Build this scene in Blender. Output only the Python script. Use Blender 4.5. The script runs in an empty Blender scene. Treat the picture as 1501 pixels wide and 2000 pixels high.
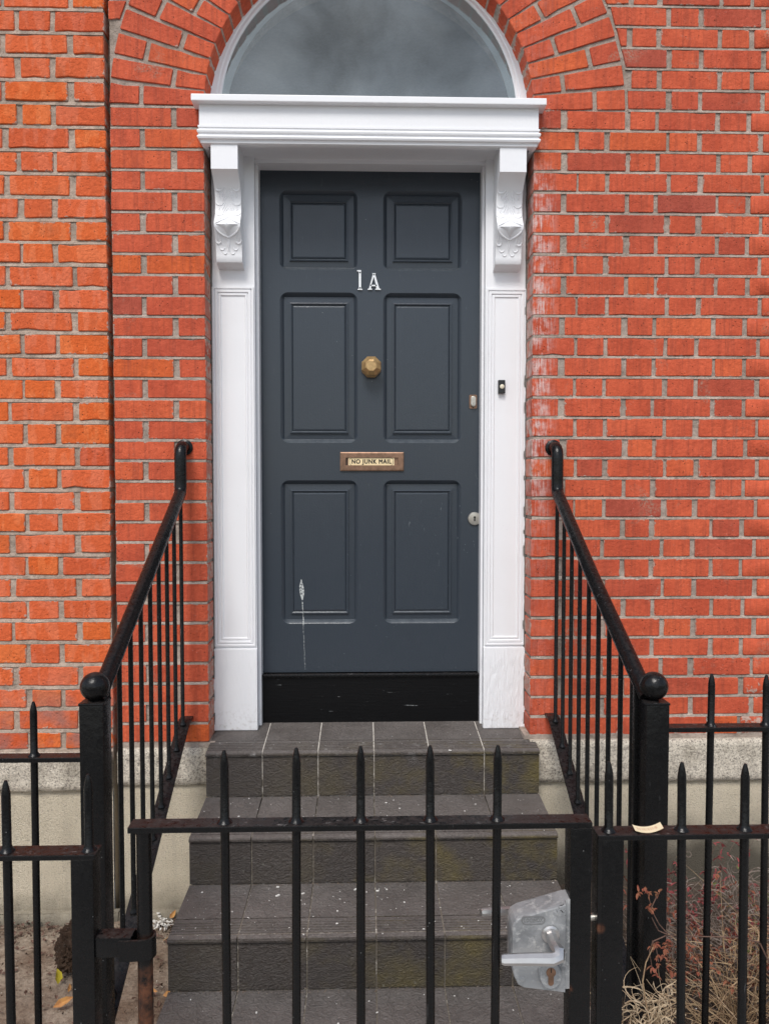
import bpy, bmesh, math, random
from mathutils import Vector, noise
R = math.radians
random.seed(11)
sc = bpy.context.scene
COL = sc.collection

# ------------------------------------------------------------------ camera
cam_d = bpy.data.cameras.new('camera'); cam = bpy.data.objects.new('camera', cam_d); COL.objects.link(cam)
cam.location = (-0.02, -2.81, 1.63)
cam.rotation_euler = (R(90 - 2.2), 0, R(-1.5))
cam_d.sensor_fit = 'VERTICAL'; cam_d.sensor_height = 36.0; cam_d.lens = 36.0 * 1480 / 2000
cam_d.clip_start = 0.05; cam_d.clip_end = 2000
sc.camera = cam

# ------------------------------------------------------------------ sky, sun, exposure
SUN_EL, SUN_AZ = 53.0, -16.0          # azimuth measured from straight in front of the facade, to its left
world = bpy.data.worlds.new('World'); sc.world = world; world.use_nodes = True
wn = world.node_tree; wn.nodes.clear()
wo = wn.nodes.new('ShaderNodeOutputWorld'); bg = wn.nodes.new('ShaderNodeBackground')
sky = wn.nodes.new('ShaderNodeTexSky'); sky.sky_type = 'NISHITA'; sky.sun_disc = False
sky.sun_elevation = R(SUN_EL); sky.sun_rotation = R(180 + SUN_AZ * -1)
sky.air_density = 1.2; sky.dust_density = 1.6; sky.ozone_density = 1.0
hs = wn.nodes.new('ShaderNodeHueSaturation'); hs.inputs['Saturation'].default_value = 0.62
tc = wn.nodes.new('ShaderNodeTexCoord')
cn = wn.nodes.new('ShaderNodeTexNoise'); cn.inputs['Scale'].default_value = 5.0; cn.inputs['Distortion'].default_value = 0.6; cn.inputs['Detail'].default_value = 7; cn.inputs['Roughness'].default_value = 0.55
cr = wn.nodes.new('ShaderNodeMapRange'); cr.inputs[1].default_value = 0.34; cr.inputs[2].default_value = 0.68; cr.inputs[3].default_value = 0.42; cr.inputs[4].default_value = 1.50
mx = wn.nodes.new('ShaderNodeMix'); mx.data_type = 'RGBA'; mx.blend_type = 'MULTIPLY'; mx.inputs[0].default_value = 1.0
wn.links.new(tc.outputs['Generated'], cn.inputs['Vector']); wn.links.new(cn.outputs['Fac'], cr.inputs[0])
wn.links.new(sky.outputs[0], hs.inputs['Color']); wn.links.new(hs.outputs[0], mx.inputs[6]); wn.links.new(cr.outputs[0], mx.inputs[7])
wn.links.new(mx.outputs[2], bg.inputs['Color']); wn.links.new(bg.outputs[0], wo.inputs['Surface'])
bg.inputs['Strength'].default_value = 0.115
sun_d = bpy.data.lights.new('sun', 'SUN'); sun = bpy.data.objects.new('sun', sun_d); COL.objects.link(sun)
sun_d.energy = 1.5; sun_d.angle = R(20); sun_d.color = (1.0, 0.97, 0.93)
sd = Vector((math.sin(R(SUN_AZ)) * math.cos(R(SUN_EL)), -math.cos(R(SUN_AZ)) * math.cos(R(SUN_EL)), math.sin(R(SUN_EL))))
sun.rotation_euler = sd.to_track_quat('Z', 'Y').to_euler(); sun.location = (-3, -6, 8)
sc.view_settings.view_transform = 'Standard'; sc.view_settings.look = 'None'
sc.view_settings.exposure = 0.66; sc.view_settings.gamma = 1.0; sc.view_settings.use_curve_mapping = False

# ------------------------------------------------------------------ material helpers
class G:
    """small node-graph helper around one Principled material"""
    def __init__(s, name):
        s.m = bpy.data.materials.new(name); s.m.use_nodes = True; s.t = s.m.node_tree
        s.b = s.t.nodes['Principled BSDF']; s.out = s.t.nodes['Material Output']
        s._obj = s.n('ShaderNodeTexCoord').outputs['Object']; s._geo = s.n('ShaderNodeNewGeometry')
        s._info = s.n('ShaderNodeObjectInfo')
    def n(s, ty, **kw):
        nd = s.t.nodes.new(ty)
        for k, v in kw.items(): setattr(nd, k, v)
        return nd
    def put(s, sock, v):
        if isinstance(v, bpy.types.NodeSocket): s.t.links.new(v, sock)
        elif isinstance(v, (tuple, list)) and sock.type == 'RGBA' and len(v) == 3: sock.default_value = (*v, 1)
        else: sock.default_value = v
    def pos(s): return s._geo.outputs['Position']
    def xyz(s, v):
        q = s.n('ShaderNodeSeparateXYZ'); s.put(q.inputs[0], v); return q.outputs
    def math(s, op, a, b=0.0, c=0.0, clamp=False):
        q = s.n('ShaderNodeMath', operation=op, use_clamp=clamp)
        for i, v in enumerate((a, b, c)): s.put(q.inputs[i], v)
        return q.outputs[0]
    def mapr(s, v, a, b, c=0.0, d=1.0, smooth=False):
        q = s.n('ShaderNodeMapRange')
        if smooth: q.interpolation_type = 'SMOOTHSTEP'
        s.put(q.inputs[0], v)
        for i, x in enumerate((a, b, c, d)): q.inputs[i + 1].default_value = x
        return q.outputs[0]
    def vec(s, v, scale=(1, 1, 1), off=None):
        q = s.n('ShaderNodeMapping'); s.put(q.inputs[0], v); q.inputs['Scale'].default_value = scale
        if off is not None: s.put(q.inputs['Location'], off)
        return q.outputs[0]
    def noise(s, v, scale, detail=4, rough=0.55, dist=0.0):
        q = s.n('ShaderNodeTexNoise'); s.put(q.inputs['Vector'], v); q.inputs['Scale'].default_value = scale
        q.inputs['Detail'].default_value = detail; q.inputs['Roughness'].default_value = rough; q.inputs['Distortion'].default_value = dist
        return q.outputs['Fac']
    def voro(s, v, scale):
        q = s.n('ShaderNodeTexVoronoi'); s.put(q.inputs['Vector'], v); q.inputs['Scale'].default_value = scale
        return q.outputs['Distance']
    def mix(s, f, a, b, mode='MIX'):
        q = s.n('ShaderNodeMix', data_type='RGBA', blend_type=mode)
        s.put(q.inputs[0], f); s.put(q.inputs[6], a); s.put(q.inputs[7], b); return q.outputs[2]
    def ramp(s, f, stops, const=False):
        q = s.n('ShaderNodeValToRGB'); e = q.color_ramp.elements
        if const: q.color_ramp.interpolation = 'CONSTANT'
        while len(e) < len(stops): e.new(0.5)
        for i, (p, c) in enumerate(stops): e[i].position = p; e[i].color = (*c, 1)
        s.put(q.inputs[0], f); return q.outputs[0]
    def randvec(s):
        q = s.n('ShaderNodeCombineXYZ'); r = s._info.outputs['Random']
        s.put(q.inputs[0], s.math('MULTIPLY', r, 37.0)); s.put(q.inputs[1], s.math('MULTIPLY', r, 91.0)); s.put(q.inputs[2], s.math('MULTIPLY', r, 53.0))
        return q.outputs[0]
    def done(s, color=None, rough=None, metal=None, spec=None, bumps=()):
        if color is not None: s.put(s.b.inputs['Base Color'], color)
        if rough is not None: s.put(s.b.inputs['Roughness'], rough)
        if metal is not None: s.put(s.b.inputs['Metallic'], metal)
        if spec is not None: s.put(s.b.inputs['Specular IOR Level'], spec)
        prev = None
        for h, dist, st in bumps:
            q = s.n('ShaderNodeBump'); q.inputs['Distance'].default_value = dist; q.inputs['Strength'].default_value = st
            s.put(q.inputs['Height'], h)
            if prev is not None: s.put(q.inputs['Normal'], prev)
            prev = q.outputs[0]
        if prev is not None: s.put(s.b.inputs['Normal'], prev)
        return s.m
def blob(g, c, r, soft=0.5):
    """mask of a round stain about a world point"""
    q = g.n('ShaderNodeVectorMath', operation='DISTANCE'); g.put(q.inputs[0], g.pos()); q.inputs[1].default_value = c
    return g.mapr(q.outputs['Value'], r, r * soft, 0.0, 1.0, True)

M = {}
def mk_brick(name, tones, patch, streak, bloom, grime):
    g = G(name); o = g.n('ShaderNodeVectorMath', operation='ADD'); g.put(o.inputs[0], g.pos()); g.put(o.inputs[1], g.randvec()); o = o.outputs[0]
    base = g.ramp(g._info.outputs['Random'], tones)
    n1 = g.noise(o, 9, 3); n2 = g.noise(o, 70, 5, 0.65); n3 = g.noise(o, 420, 3, 0.6)
    pn = g.noise(g.vec(o, (26, 1, 7)), 1.0, 2, 0.5) if grime else n1
    c = g.mix(g.mapr(pn, 0.49, 0.545) if grime else g.mapr(n1, 0.42, 0.62), base, g.mix(1.0, base, patch, 'MULTIPLY'))
    st = g.noise(g.vec(o, (75, 75, 3.5)), 1.0, 4, 0.6)
    c = g.mix(g.mapr(st, 0.47, 0.72, 0, streak), c, (0.30, 0.062, 0.035))
    c = g.mix(g.mapr(n2, 0.35, 0.75, 0.0, 0.42), c, g.mix(1.0, c, (0.62, 0.55, 0.55), 'MULTIPLY'))
    c = g.mix(g.mapr(n2, 0.42, 0.2, 0.0, 0.5), c, g.mix(1.0, c, (1.25, 1.35, 1.35), 'MULTIPLY'))
    pit = g.mapr(g.voro(o, 75), 0.10, 0.20, 1.0, 0.0); pitm = g.math('MULTIPLY', pit, g.mapr(g.noise(o, 24, 2), 0.5, 0.62))
    c = g.mix(g.math('MULTIPLY', pitm, 0.7), c, (0.09, 0.03, 0.02))
    sp = g.math('MULTIPLY', g.mapr(g.voro(g.vec(o, (1, 1, 1.0)), 95), 0.13, 0.07), g.mapr(g.noise(o, 11, 2), 0.56, 0.66))
    c = g.mix(g.math('MULTIPLY', sp, 0.55), c, (0.62, 0.50, 0.45))
    gr_ = g.noise(o, 230, 3, 0.7); c = g.mix(g.mapr(gr_, 0.52, 0.72, 0, 0.38), c, g.mix(1.0, c, (0.55, 0.5, 0.5), 'MULTIPLY')); c = g.mix(g.mapr(gr_, 0.40, 0.26, 0, 0.35), c, g.mix(1.0, c, (1.3, 1.5, 1.5), 'MULTIPLY'))
    ge = g.xyz(g.n('ShaderNodeTexCoord').outputs['Generated'])
    ez = g.math('MINIMUM', ge[2], g.math('SUBTRACT', 1.0, ge[2])); ex = g.math('MULTIPLY', g.math('MINIMUM', ge[0], g.math('SUBTRACT', 1.0, ge[0])), 2.2)
    ed = g.math('MINIMUM', ez, ex); en = g.noise(g.pos(), 48, 5, 0.7)
    lo_ = g.mapr(g.noise(g.pos(), 8, 2), 0.44, 0.66)
    em = g.mapr(g.math('SUBTRACT', ed, g.math('MULTIPLY', g.math('MULTIPLY', g.mapr(en, 0.46, 0.80), lo_), 0.30 if grime else 0.20)), 0.010, -0.015)
    c = g.mix(g.math('MULTIPLY', em, 0.8), c, (0.46, 0.37, 0.31))
    p = g.xyz(g.pos())
    if bloom:
        zz = g.math('MULTIPLY', g.mapr(p[2], 1.25, 1.9, 0, 1, True), g.mapr(p[2], 2.86, 2.66, 0, 1, True))
        zz = g.math('ADD', zz, 0.12)
        xx = g.mapr(p[0], 0.705, 0.625, 0, 1, True); xr = g.mapr(p[0], 0.55, 0.58)
        s1 = g.noise(g.vec(g.pos(), (150, 150, 13)), 1.0, 5, 0.65); s2 = g.noise(g.pos(), 21, 4, 0.6)
        w = g.math('MULTIPLY', g.math('MULTIPLY', g.math('MULTIPLY', xx, xr), zz), g.mapr(g.math('MULTIPLY', s1, s2), 0.21, 0.34))
        c = g.mix(g.math('MULTIPLY', w, 0.72, clamp=True), c, (0.66, 0.53, 0.50))
        # mortar smears on a few courses
        sm = g.math('MULTIPLY', g.mapr(g.noise(g.pos(), 5.5, 3, 0.6, 0.6), 0.62, 0.72), g.mapr(g.noise(g.pos(), 130, 3, 0.7), 0.44, 0.62))
        c = g.mix(g.math('MULTIPLY', sm, 0.75), c, (0.33, 0.24, 0.18))
    if grime:
        gr = g.math('MULTIPLY', g.mapr(p[2], 0.98, 0.70, 0, 1, True), g.mapr(g.noise(g.pos(), 9, 4, 0.6), 0.42, 0.62))
        c = g.mix(g.math('MULTIPLY', gr, 0.75), c, (0.27, 0.15, 0.13))
        dk = g.mapr(g.noise(g.pos(), 3.3, 4, 0.62), 0.6, 0.75, 0, 0.6)
        c = g.mix(dk, c, (0.33, 0.10, 0.045))
    return g.done(c, g.mapr(n2, 0.2, 0.8, 0.72, 0.95), spec=0.25, bumps=((em, 0.0012, 0.6), (n1, 0.012, 0.25), (n2, 0.006, 0.7 if not grime else 1.0), (n3, 0.0012, 0.6), (g.math('MULTIPLY', pitm, -1.0), 0.003, 0.8)))
M['red'] = mk_brick('red_brick', [(0.0, (0.40, 0.085, 0.055)), (0.025, (0.47, 0.090, 0.050)), (0.10, (0.56, 0.100, 0.048)), (0.5, (0.61, 0.112, 0.050)), (0.85, (0.64, 0.122, 0.053)), (0.96, (0.66, 0.130, 0.050)), (1.0, (0.66, 0.13, 0.034))], (0.84, 0.78, 0.79), 0.62, True, False)
M['orange'] = mk_brick('orange_brick', [(0.0, (0.57, 0.095, 0.033)), (0.25, (0.65, 0.122, 0.038)), (0.5, (0.69, 0.130, 0.044)), (0.75, (0.70, 0.138, 0.030)), (1.0, (0.68, 0.122, 0.024))], (1.06, 1.30, 1.75), 0.10, False, True)

def mk_mortar(name, col, dark):
    g = G(name); o = g.pos(); n1 = g.noise(o, 6, 4); n2 = g.noise(o, 95, 5, 0.7); n3 = g.noise(o, 500, 2)
    c = g.mix(g.mapr(n1, 0.4, 0.65), col, dark); c = g.mix(g.mapr(n2, 0.45, 0.75, 0, 0.6), c, g.mix(1.0, c, (0.5, 0.46, 0.42), 'MULTIPLY'))
    c = g.mix(g.mapr(g.voro(o, 260), 0.16, 0.08, 0, 0.5), c, (0.12, 0.10, 0.085)); c = g.mix(g.mapr(g.noise(o, 23, 4, 0.65), 0.46, 0.68, 0, 0.6), c, (0.17, 0.14, 0.115))
    return g.done(c, 0.95, spec=0.15, bumps=((n2, 0.006, 0.9), (n3, 0.002, 0.7)))
M['mortar'] = mk_mortar('mortar', (0.48, 0.395, 0.335), (0.33, 0.27, 0.225))
M['mortar2'] = mk_mortar('old_mortar', (0.52, 0.41, 0.33), (0.38, 0.30, 0.24))

def mk_stone():
    g = G('granite'); o = g.pos(); n = g.noise(o, 125, 4, 0.75); n2 = g.noise(o, 7, 4); v = g.noise(o, 230, 2, 0.5)
    c = g.ramp(n, [(0.30, (0.10, 0.09, 0.08)), (0.43, (0.40, 0.36, 0.31)), (0.55, (0.56, 0.51, 0.43)), (0.72, (0.68, 0.63, 0.55))])
    c = g.mix(g.mapr(v, 0.60, 0.68, 0, 0.9), c, (0.05, 0.045, 0.04))
    c = g.mix(1.0, c, (1.15, 1.13, 1.10), 'MULTIPLY'); c = g.mix(g.mapr(n2, 0.5, 0.72, 0, 0.6), c, g.mix(1.0, c, (0.42, 0.40, 0.36), 'MULTIPLY'))
    return g.done(c, 0.9, spec=0.2, bumps=((n, 0.006, 0.8), (g.noise(o, 40, 4), 0.01, 0.5)))
M['stone'] = mk_stone()
def mk_render():
    g = G('plinth_render'); o = g.pos(); p = g.xyz(o); n = g.noise(o, 190, 4, 0.78); n2 = g.noise(o, 5, 5, 0.6)
    c = g.mix(g.mapr(n2, 0.38, 0.66), (0.75, 0.655, 0.50), (0.68, 0.59, 0.445))
    c = g.mix(g.mapr(n, 0.45, 0.34, 0, 0.75), c, (0.26, 0.225, 0.185)); c = g.mix(g.mapr(n, 0.56, 0.66, 0, 0.7), c, (0.85, 0.79, 0.68))
    st = g.noise(g.vec(o, (20, 20, 2.2)), 1.0, 4)
    c = g.mix(g.mapr(st, 0.54, 0.78, 0, 0.3), c, (0.34, 0.29, 0.23))
    # moss and splash dirt near the soil, wetter to the right of the steps
    edge = g.math('ADD', g.math('MULTIPLY', n2, 0.22), g.mapr(p[0], 0.3, 0.9, -0.08, 0.19))
    d = g.math('SUBTRACT', edge, g.math('MULTIPLY', p[2], 1.0))
    c = g.mix(g.mapr(d, -0.12, 0.10, 0, 0.9, True), c, (0.075, 0.066, 0.052))
    return g.done(c, 0.95, spec=0.15, bumps=((n, 0.010, 1.0), (n2, 0.02, 0.2)))
M['render'] = mk_render()
def mk_white():
    g = G('white_paint'); o = g.pos(); n = g.noise(g.vec(o, (55, 55, 7)), 1.0, 4, 0.6); n2 = g.noise(o, 4, 4); n3 = g.noise(o, 38, 3, 0.6, 0.8); p = g.xyz(o)
    c = g.mix(g.mapr(n2, 0.45, 0.75, 0, 0.5), (0.80, 0.80, 0.815), (0.75, 0.745, 0.755))
    sp = g.math('MULTIPLY', g.mapr(g.voro(o, 60), 0.07, 0.04), g.mapr(g.noise(o, 6), 0.55, 0.62))
    c = g.mix(g.math('MULTIPLY', sp, 0.5), c, (0.35, 0.32, 0.30))
    low = g.mapr(p[2], 1.02, 0.94)
    dirt = g.math('MULTIPLY', g.mapr(p[2], 0.80, 0.68, 0, 1, True), g.mapr(g.noise(o, 60, 4), 0.5, 0.7)); c = g.mix(g.math('MULTIPLY', dirt, 0.45), c, (0.42, 0.38, 0.34))
    run = g.math('MULTIPLY', g.math('MULTIPLY', g.noise(g.vec(o, (70, 70, 14)), 1.0, 3, 0.5, 0.9), low), g.mapr(p[0], -0.1, 0.1, 0.25, 1.0))
    return g.done(c, g.mapr(n2, 0.3, 0.7, 0.32, 0.48), spec=0.45, bumps=((n, 0.0012, 0.5), (n3, 0.002, 0.22), (run, 0.010, 0.55)))
M['white'] = mk_white()
def mk_door():
    g = G('slate_grey_gloss_paint'); o = g.pos(); p = g.xyz(o)
    n = g.noise(g.vec(o, (130, 130, 5)), 1.0, 4, 0.6); n2 = g.noise(o, 3, 4); op = g.noise(o, 170, 2, 0.5)
    c = g.mix(n2, (0.035, 0.044, 0.056), (0.039, 0.048, 0.060))
    # pale scratches and handling marks near the lock
    sc_ = g.noise(g.vec(o, (140, 1, 22)), 1.0, 3, 0.5, 1.5); nr = blob(g, (0.40, 0.2, 1.46), 0.30, 0.2)
    c = g.mix(g.math('MULTIPLY', g.mapr(sc_, 0.70, 0.76), g.math('ADD', g.math('MULTIPLY', nr, 0.55), 0.05)), c, (0.40, 0.45, 0.46))
    dots = g.math('MULTIPLY', g.mapr(g.voro(o, 33), 0.05, 0.03), g.mapr(g.noise(o, 9), 0.55, 0.6)); c = g.mix(g.math('MULTIPLY', dots, 0.45), c, (0.45, 0.48, 0.48))
    up = g.xyz(g._geo.outputs['Normal'])[2]; c = g.mix(g.math('MULTIPLY', g.mapr(up, 0.25, 0.6), g.mapr(g.noise(o, 40, 4), 0.3, 0.65, 0.08, 0.22)), c, (0.20, 0.22, 0.23))  # gloss highlight painted in: upward-facing chamfers mixed paler, along with some dust
    # a bird's white splash with its run
    wob = g.math('MULTIPLY', g.math('SUBTRACT', g.noise(g.vec(o, (1, 1, 30)), 1.0, 3), 0.5), 0.006)
    dx = g.math('ABSOLUTE', g.math('SUBTRACT', g.math('ADD', p[0], wob), g.mapr(p[2], 0.88, 1.25, -0.2575, -0.2725)))
    w = g.math('ADD', g.mapr(p[2], 1.155, 1.195, 0.0017, 0.0090, True), g.mapr(p[2], 1.205, 1.262, 0, -0.0105, True))
    m = g.math('MULTIPLY', g.math('LESS_THAN', dx, w), g.math('MULTIPLY', g.mapr(p[2], 1.262, 1.258), g.mapr(p[2], 0.882, 0.886)))
    m = g.math('MULTIPLY', m, g.mapr(g.noise(g.vec(o, (1, 1, 1)), 150, 5, 0.75), 0.42, 0.56))
    fade = g.mapr(p[2], 1.05, 1.09, 0.30, 0.85); m = g.math('MULTIPLY', m, fade)
    c = g.mix(m, c, (0.66, 0.68, 0.66))
    return g.done(c, g.mapr(g.noise(o, 25, 4), 0.3, 0.7, 0.20, 0.27), spec=0.38, bumps=((n, 0.0012, 0.35), (op, 0.0012, 0.3)))
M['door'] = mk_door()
def mk_sill():
    g = G('black_sill_paint'); o = g.pos(); s = g.noise(g.vec(o, (10, 10, 130)), 1.0, 4, 0.6)
    m = g.math('MULTIPLY', g.mapr(s, 0.665, 0.72), g.mapr(g.noise(o, 34, 3, 0.6), 0.50, 0.60))
    return g.done(g.mix(g.math('MULTIPLY', m, 0.6), (0.004, 0.004, 0.0045), (0.32, 0.33, 0.33)), 0.38, spec=0.2, bumps=((s, 0.002, 0.4),))
M['sill'] = mk_sill()
RUST = [((0.413, -1.452, 0.806), 0.013), ((0.352, -1.452, 0.690), 0.016), ((-0.425, -1.44, 0.60), 0.12), ((-0.425, -1.44, 0.45), 0.14), ((-0.425, -1.43, 0.795), 0.018), ((-0.41, -1.43, 0.70), 0.06)]
def mk_iron():
    g = G('black_iron_paint'); o = g.pos(); nz = g.xyz(g._geo.outputs['Normal'])[2]
    n = g.noise(o, 30, 4); n2 = g.noise(o, 260, 3, 0.6); n3 = g.noise(o, 90, 5, 0.7)
    c = g.mix(n, (0.0032, 0.0032, 0.0034), (0.0060, 0.0060, 0.0063))
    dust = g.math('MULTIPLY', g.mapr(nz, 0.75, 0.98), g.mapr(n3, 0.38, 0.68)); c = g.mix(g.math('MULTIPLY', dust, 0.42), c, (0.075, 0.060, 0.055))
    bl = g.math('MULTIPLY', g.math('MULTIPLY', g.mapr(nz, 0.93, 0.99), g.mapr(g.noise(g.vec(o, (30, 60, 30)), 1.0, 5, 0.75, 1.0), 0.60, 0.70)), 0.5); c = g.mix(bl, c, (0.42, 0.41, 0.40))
    chip = g.math('MULTIPLY', g.mapr(g.voro(o, 70), 0.075, 0.05), g.mapr(g.noise(o, 12), 0.54, 0.6)); c = g.mix(g.math('MULTIPLY', chip, 0.5), c, (0.40, 0.40, 0.40))
    scr = g.math('MULTIPLY', g.mapr(g.noise(g.vec(o, (160, 160, 8)), 1.0, 3, 0.5, 1.0), 0.715, 0.74), g.mapr(g.noise(o, 7), 0.5, 0.6)); c = g.mix(g.math('MULTIPLY', scr, 0.28), c, (0.4, 0.4, 0.4))
    ru = None
    for pt, r in RUST:
        b = blob(g, pt, r, 0.25); ru = b if ru is None else g.math('MAXIMUM', ru, b)
    ru = g.math('MULTIPLY', ru, g.mapr(g.noise(o, 55, 4, 0.7), 0.36, 0.60))
    c = g.mix(g.math('MULTIPLY', ru, 0.8), c, g.mix(g.noise(o, 120), (0.075, 0.03, 0.018), (0.20, 0.075, 0.033)))
    rough = g.math('ADD', g.mapr(n3, 0.3, 0.7, 0.19, 0.34), g.math('MULTIPLY', g.math('ADD', dust, ru), 0.3))
    return g.done(c, rough, spec=0.27, bumps=((n2, 0.0008, 0.4), (n, 0.006, 0.35), (n3, 0.0012, 0.35)))
M['iron'] = mk_iron()
def mk_tile():
    g = G('slate_tile'); o = g.pos(); o2 = g.n('ShaderNodeVectorMath', operation='ADD'); g.put(o2.inputs[0], o); g.put(o2.inputs[1], g.randvec()); o2 = o2.outputs[0]
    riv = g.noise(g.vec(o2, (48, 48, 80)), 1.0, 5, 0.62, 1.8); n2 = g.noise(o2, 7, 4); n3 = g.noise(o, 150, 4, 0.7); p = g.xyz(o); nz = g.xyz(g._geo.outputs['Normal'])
    c = g.ramp(g._info.outputs['Random'], [(0, (0.046, 0.037, 0.032)), (0.5, (0.056, 0.045, 0.039)), (1, (0.068, 0.055, 0.047))])
    c = g.mix(g.mapr(riv, 0.4, 0.65, 0, 0.4), c, (0.10, 0.09, 0.083))
    alg = g.math('MULTIPLY', g.mapr(g.noise(o, 6, 4, 0.6), 0.46, 0.68), g.math('MULTIPLY', g.mapr(nz[1], -0.5, -0.8), g.mapr(p[0], -0.35, 0.45, 0.15, 1.0)))
    c = g.mix(g.math('MULTIPLY', alg, 0.95), c, (0.130, 0.102, 0.034))
    c = g.mix(g.math('MULTIPLY', g.mapr(n3, 0.60, 0.75), 0.35), c, (0.20, 0.185, 0.165))
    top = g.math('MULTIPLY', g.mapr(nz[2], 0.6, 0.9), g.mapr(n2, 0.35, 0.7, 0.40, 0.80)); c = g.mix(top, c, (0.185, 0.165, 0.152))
    bot = g.math('MULTIPLY', g.mapr(g.voro(o, 27), 0.14, 0.05), g.math('MULTIPLY', g.mapr(g.noise(o, 5), 0.52, 0.62), g.mapr(nz[1], -0.5, -0.8))); c = g.mix(g.math('MULTIPLY', bot, 0.45), c, (0.24, 0.23, 0.19))
    eff = g.math('MULTIPLY', g.mapr(g.noise(g.vec(o, (26, 26, 9)), 1.0, 4), 0.6, 0.75), g.math('MULTIPLY', g.mapr(p[2], 0.595, 0.64), g.mapr(nz[1], -0.5, -0.8))); c = g.mix(g.math('MULTIPLY', eff, 0.6), c, (0.38, 0.37, 0.36))
    return g.done(c, g.mapr(riv, 0.3, 0.7, 0.42, 0.62), spec=0.4, bumps=((riv, 0.014, 0.8), (n3, 0.0015, 0.5)))
M['tile'] = mk_tile()
def simple(name, col, rough=0.5, metal=0.0, spec=0.5, var=0.25, scale=40, bump=0.0, dark=None, bs=0.002):
    g = G(name); n = g.noise(g.pos(), scale, 5, 0.62); d = dark or tuple(v * (1 - var) for v in col)
    return g.done(g.mix(g.mapr(n, 0.36, 0.66), col, d), rough, metal, spec, bumps=((n, bs, bump),) if bump else ())
def mk_grout():
    g = G('pale_grout'); o = g.pos(); p = g.xyz(o); n = g.noise(o, 38, 5, 0.7)
    top = g.mapr(p[2], 0.47, 0.66, 0.60, 0.36)
    d = g.mapr(g.math('ADD', n, g.math('SUBTRACT', top, 0.5)), 0.40, 0.58)
    return g.done(g.mix(d, (0.58, 0.54, 0.48), (0.17, 0.145, 0.115)), 0.9, bumps=((n, 0.002, 0.5),))
M['grout'] = mk_grout()
M['brass'] = simple('aged_brass', (0.56, 0.37, 0.17), 0.30, 0.6, scale=60, dark=(0.36, 0.225, 0.10))
M['bronze'] = simple('brown_bronze', (0.30, 0.175, 0.115), 0.42, 0.7, scale=55, dark=(0.19, 0.115, 0.075))
M['gold'] = simple('gold_plate', (0.86, 0.68, 0.40), 0.45, 0.1, var=0.1)
M['ink'] = simple('black_print', (0.012, 0.011, 0.010), 0.6, var=0.1)
M['steel'] = simple('satin_steel', (0.62, 0.58, 0.52), 0.32, 0.9, var=0.2, scale=50)
M['alu'] = simple('satin_aluminium', (0.50, 0.485, 0.475), 0.30, 0.85, var=0.15, scale=30)
M['chrome'] = simple('polished_numeral', (0.80, 0.80, 0.80), 0.3, 0.3, var=0.1)
M['plastic'] = simple('black_plastic', (0.015, 0.015, 0.016), 0.4)
M['cream'] = simple('cream_button', (0.75, 0.68, 0.52), 0.4, var=0.1)
M['hole'] = simple('dark_recess', (0.010, 0.009, 0.008), 0.8)
M['room'] = simple('dim_hall_plaster', (0.30, 0.31, 0.32), 0.9)
M['caulk'] = simple('joint_filler', (0.20, 0.18, 0.16), 0.95, var=0.5, scale=90, bump=0.7)
def mk_zinc():
    g = G('galvanised_lock_case'); o = g.pos(); n = g.noise(o, 60, 5, 0.72); n2 = g.noise(o, 16, 4, 0.6)
    c = g.mix(g.mapr(n2, 0.4, 0.62), (0.31, 0.315, 0.32), (0.18, 0.185, 0.19)); c = g.mix(g.mapr(n, 0.52, 0.70, 0, 0.75), c, (0.55, 0.545, 0.525))
    blk = g.math('MULTIPLY', blob(g, (0.344, -1.466, 0.85), 0.020, 0.4), g.mapr(g.noise(o, 130, 3, 0.7), 0.52, 0.57)); c = g.mix(blk, c, (0.012, 0.012, 0.012))
    return g.done(c, g.mapr(n, 0.3, 0.7, 0.5, 0.72), 0.25, 0.4, bumps=((n, 0.0015, 0.6), (g.noise(o, 300), 0.0006, 0.5)))
M['zinc'] = mk_zinc()
M['zinc_dark'] = simple('dark_badge', (0.20, 0.20, 0.20), 0.6, 0.2)  # darker than the lock case so the fine badge rim and letters show
def mk_glass():
    g = G('fanlight_glass'); g.t.nodes.remove(g.b)
    fr = g.n('ShaderNodeFresnel'); fr.inputs['IOR'].default_value = 2.25
    tr = g.n('ShaderNodeBsdfTransparent'); tr.inputs[0].default_value = (0.82, 0.86, 0.86, 1)
    gl = g.n('ShaderNodeBsdfGlossy'); gl.inputs['Roughness'].default_value = 0.02; gl.inputs[0].default_value = (0.92, 1.0, 1.0, 1)
    df = g.n('ShaderNodeBsdfDiffuse'); df.inputs[0].default_value = (0.55, 0.56, 0.55, 1)
    ms = g.n('ShaderNodeMixShader'); g.put(ms.inputs[0], g.math('MULTIPLY', fr.outputs[0], g.math('SUBTRACT', 1.0, g._geo.outputs['Backfacing']))); g.put(ms.inputs[1], tr.outputs[0]); g.put(ms.inputs[2], gl.outputs[0])
    dirt = g.math('ADD', g.math('MULTIPLY', g.mapr(g.noise(g.pos(), 240, 3, 0.7), 0.70, 0.76), 0.35), g.mapr(g.noise(g.pos(), 5, 5), 0.4, 0.75, 0.03, 0.07))
    m2 = g.n('ShaderNodeMixShader'); g.put(m2.inputs[0], dirt); g.put(m2.inputs[1], ms.outputs[0]); g.put(m2.inputs[2], df.outputs[0])
    g.put(g.out.inputs['Surface'], m2.outputs[0]); return g.m
M['glass'] = mk_glass()
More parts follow.
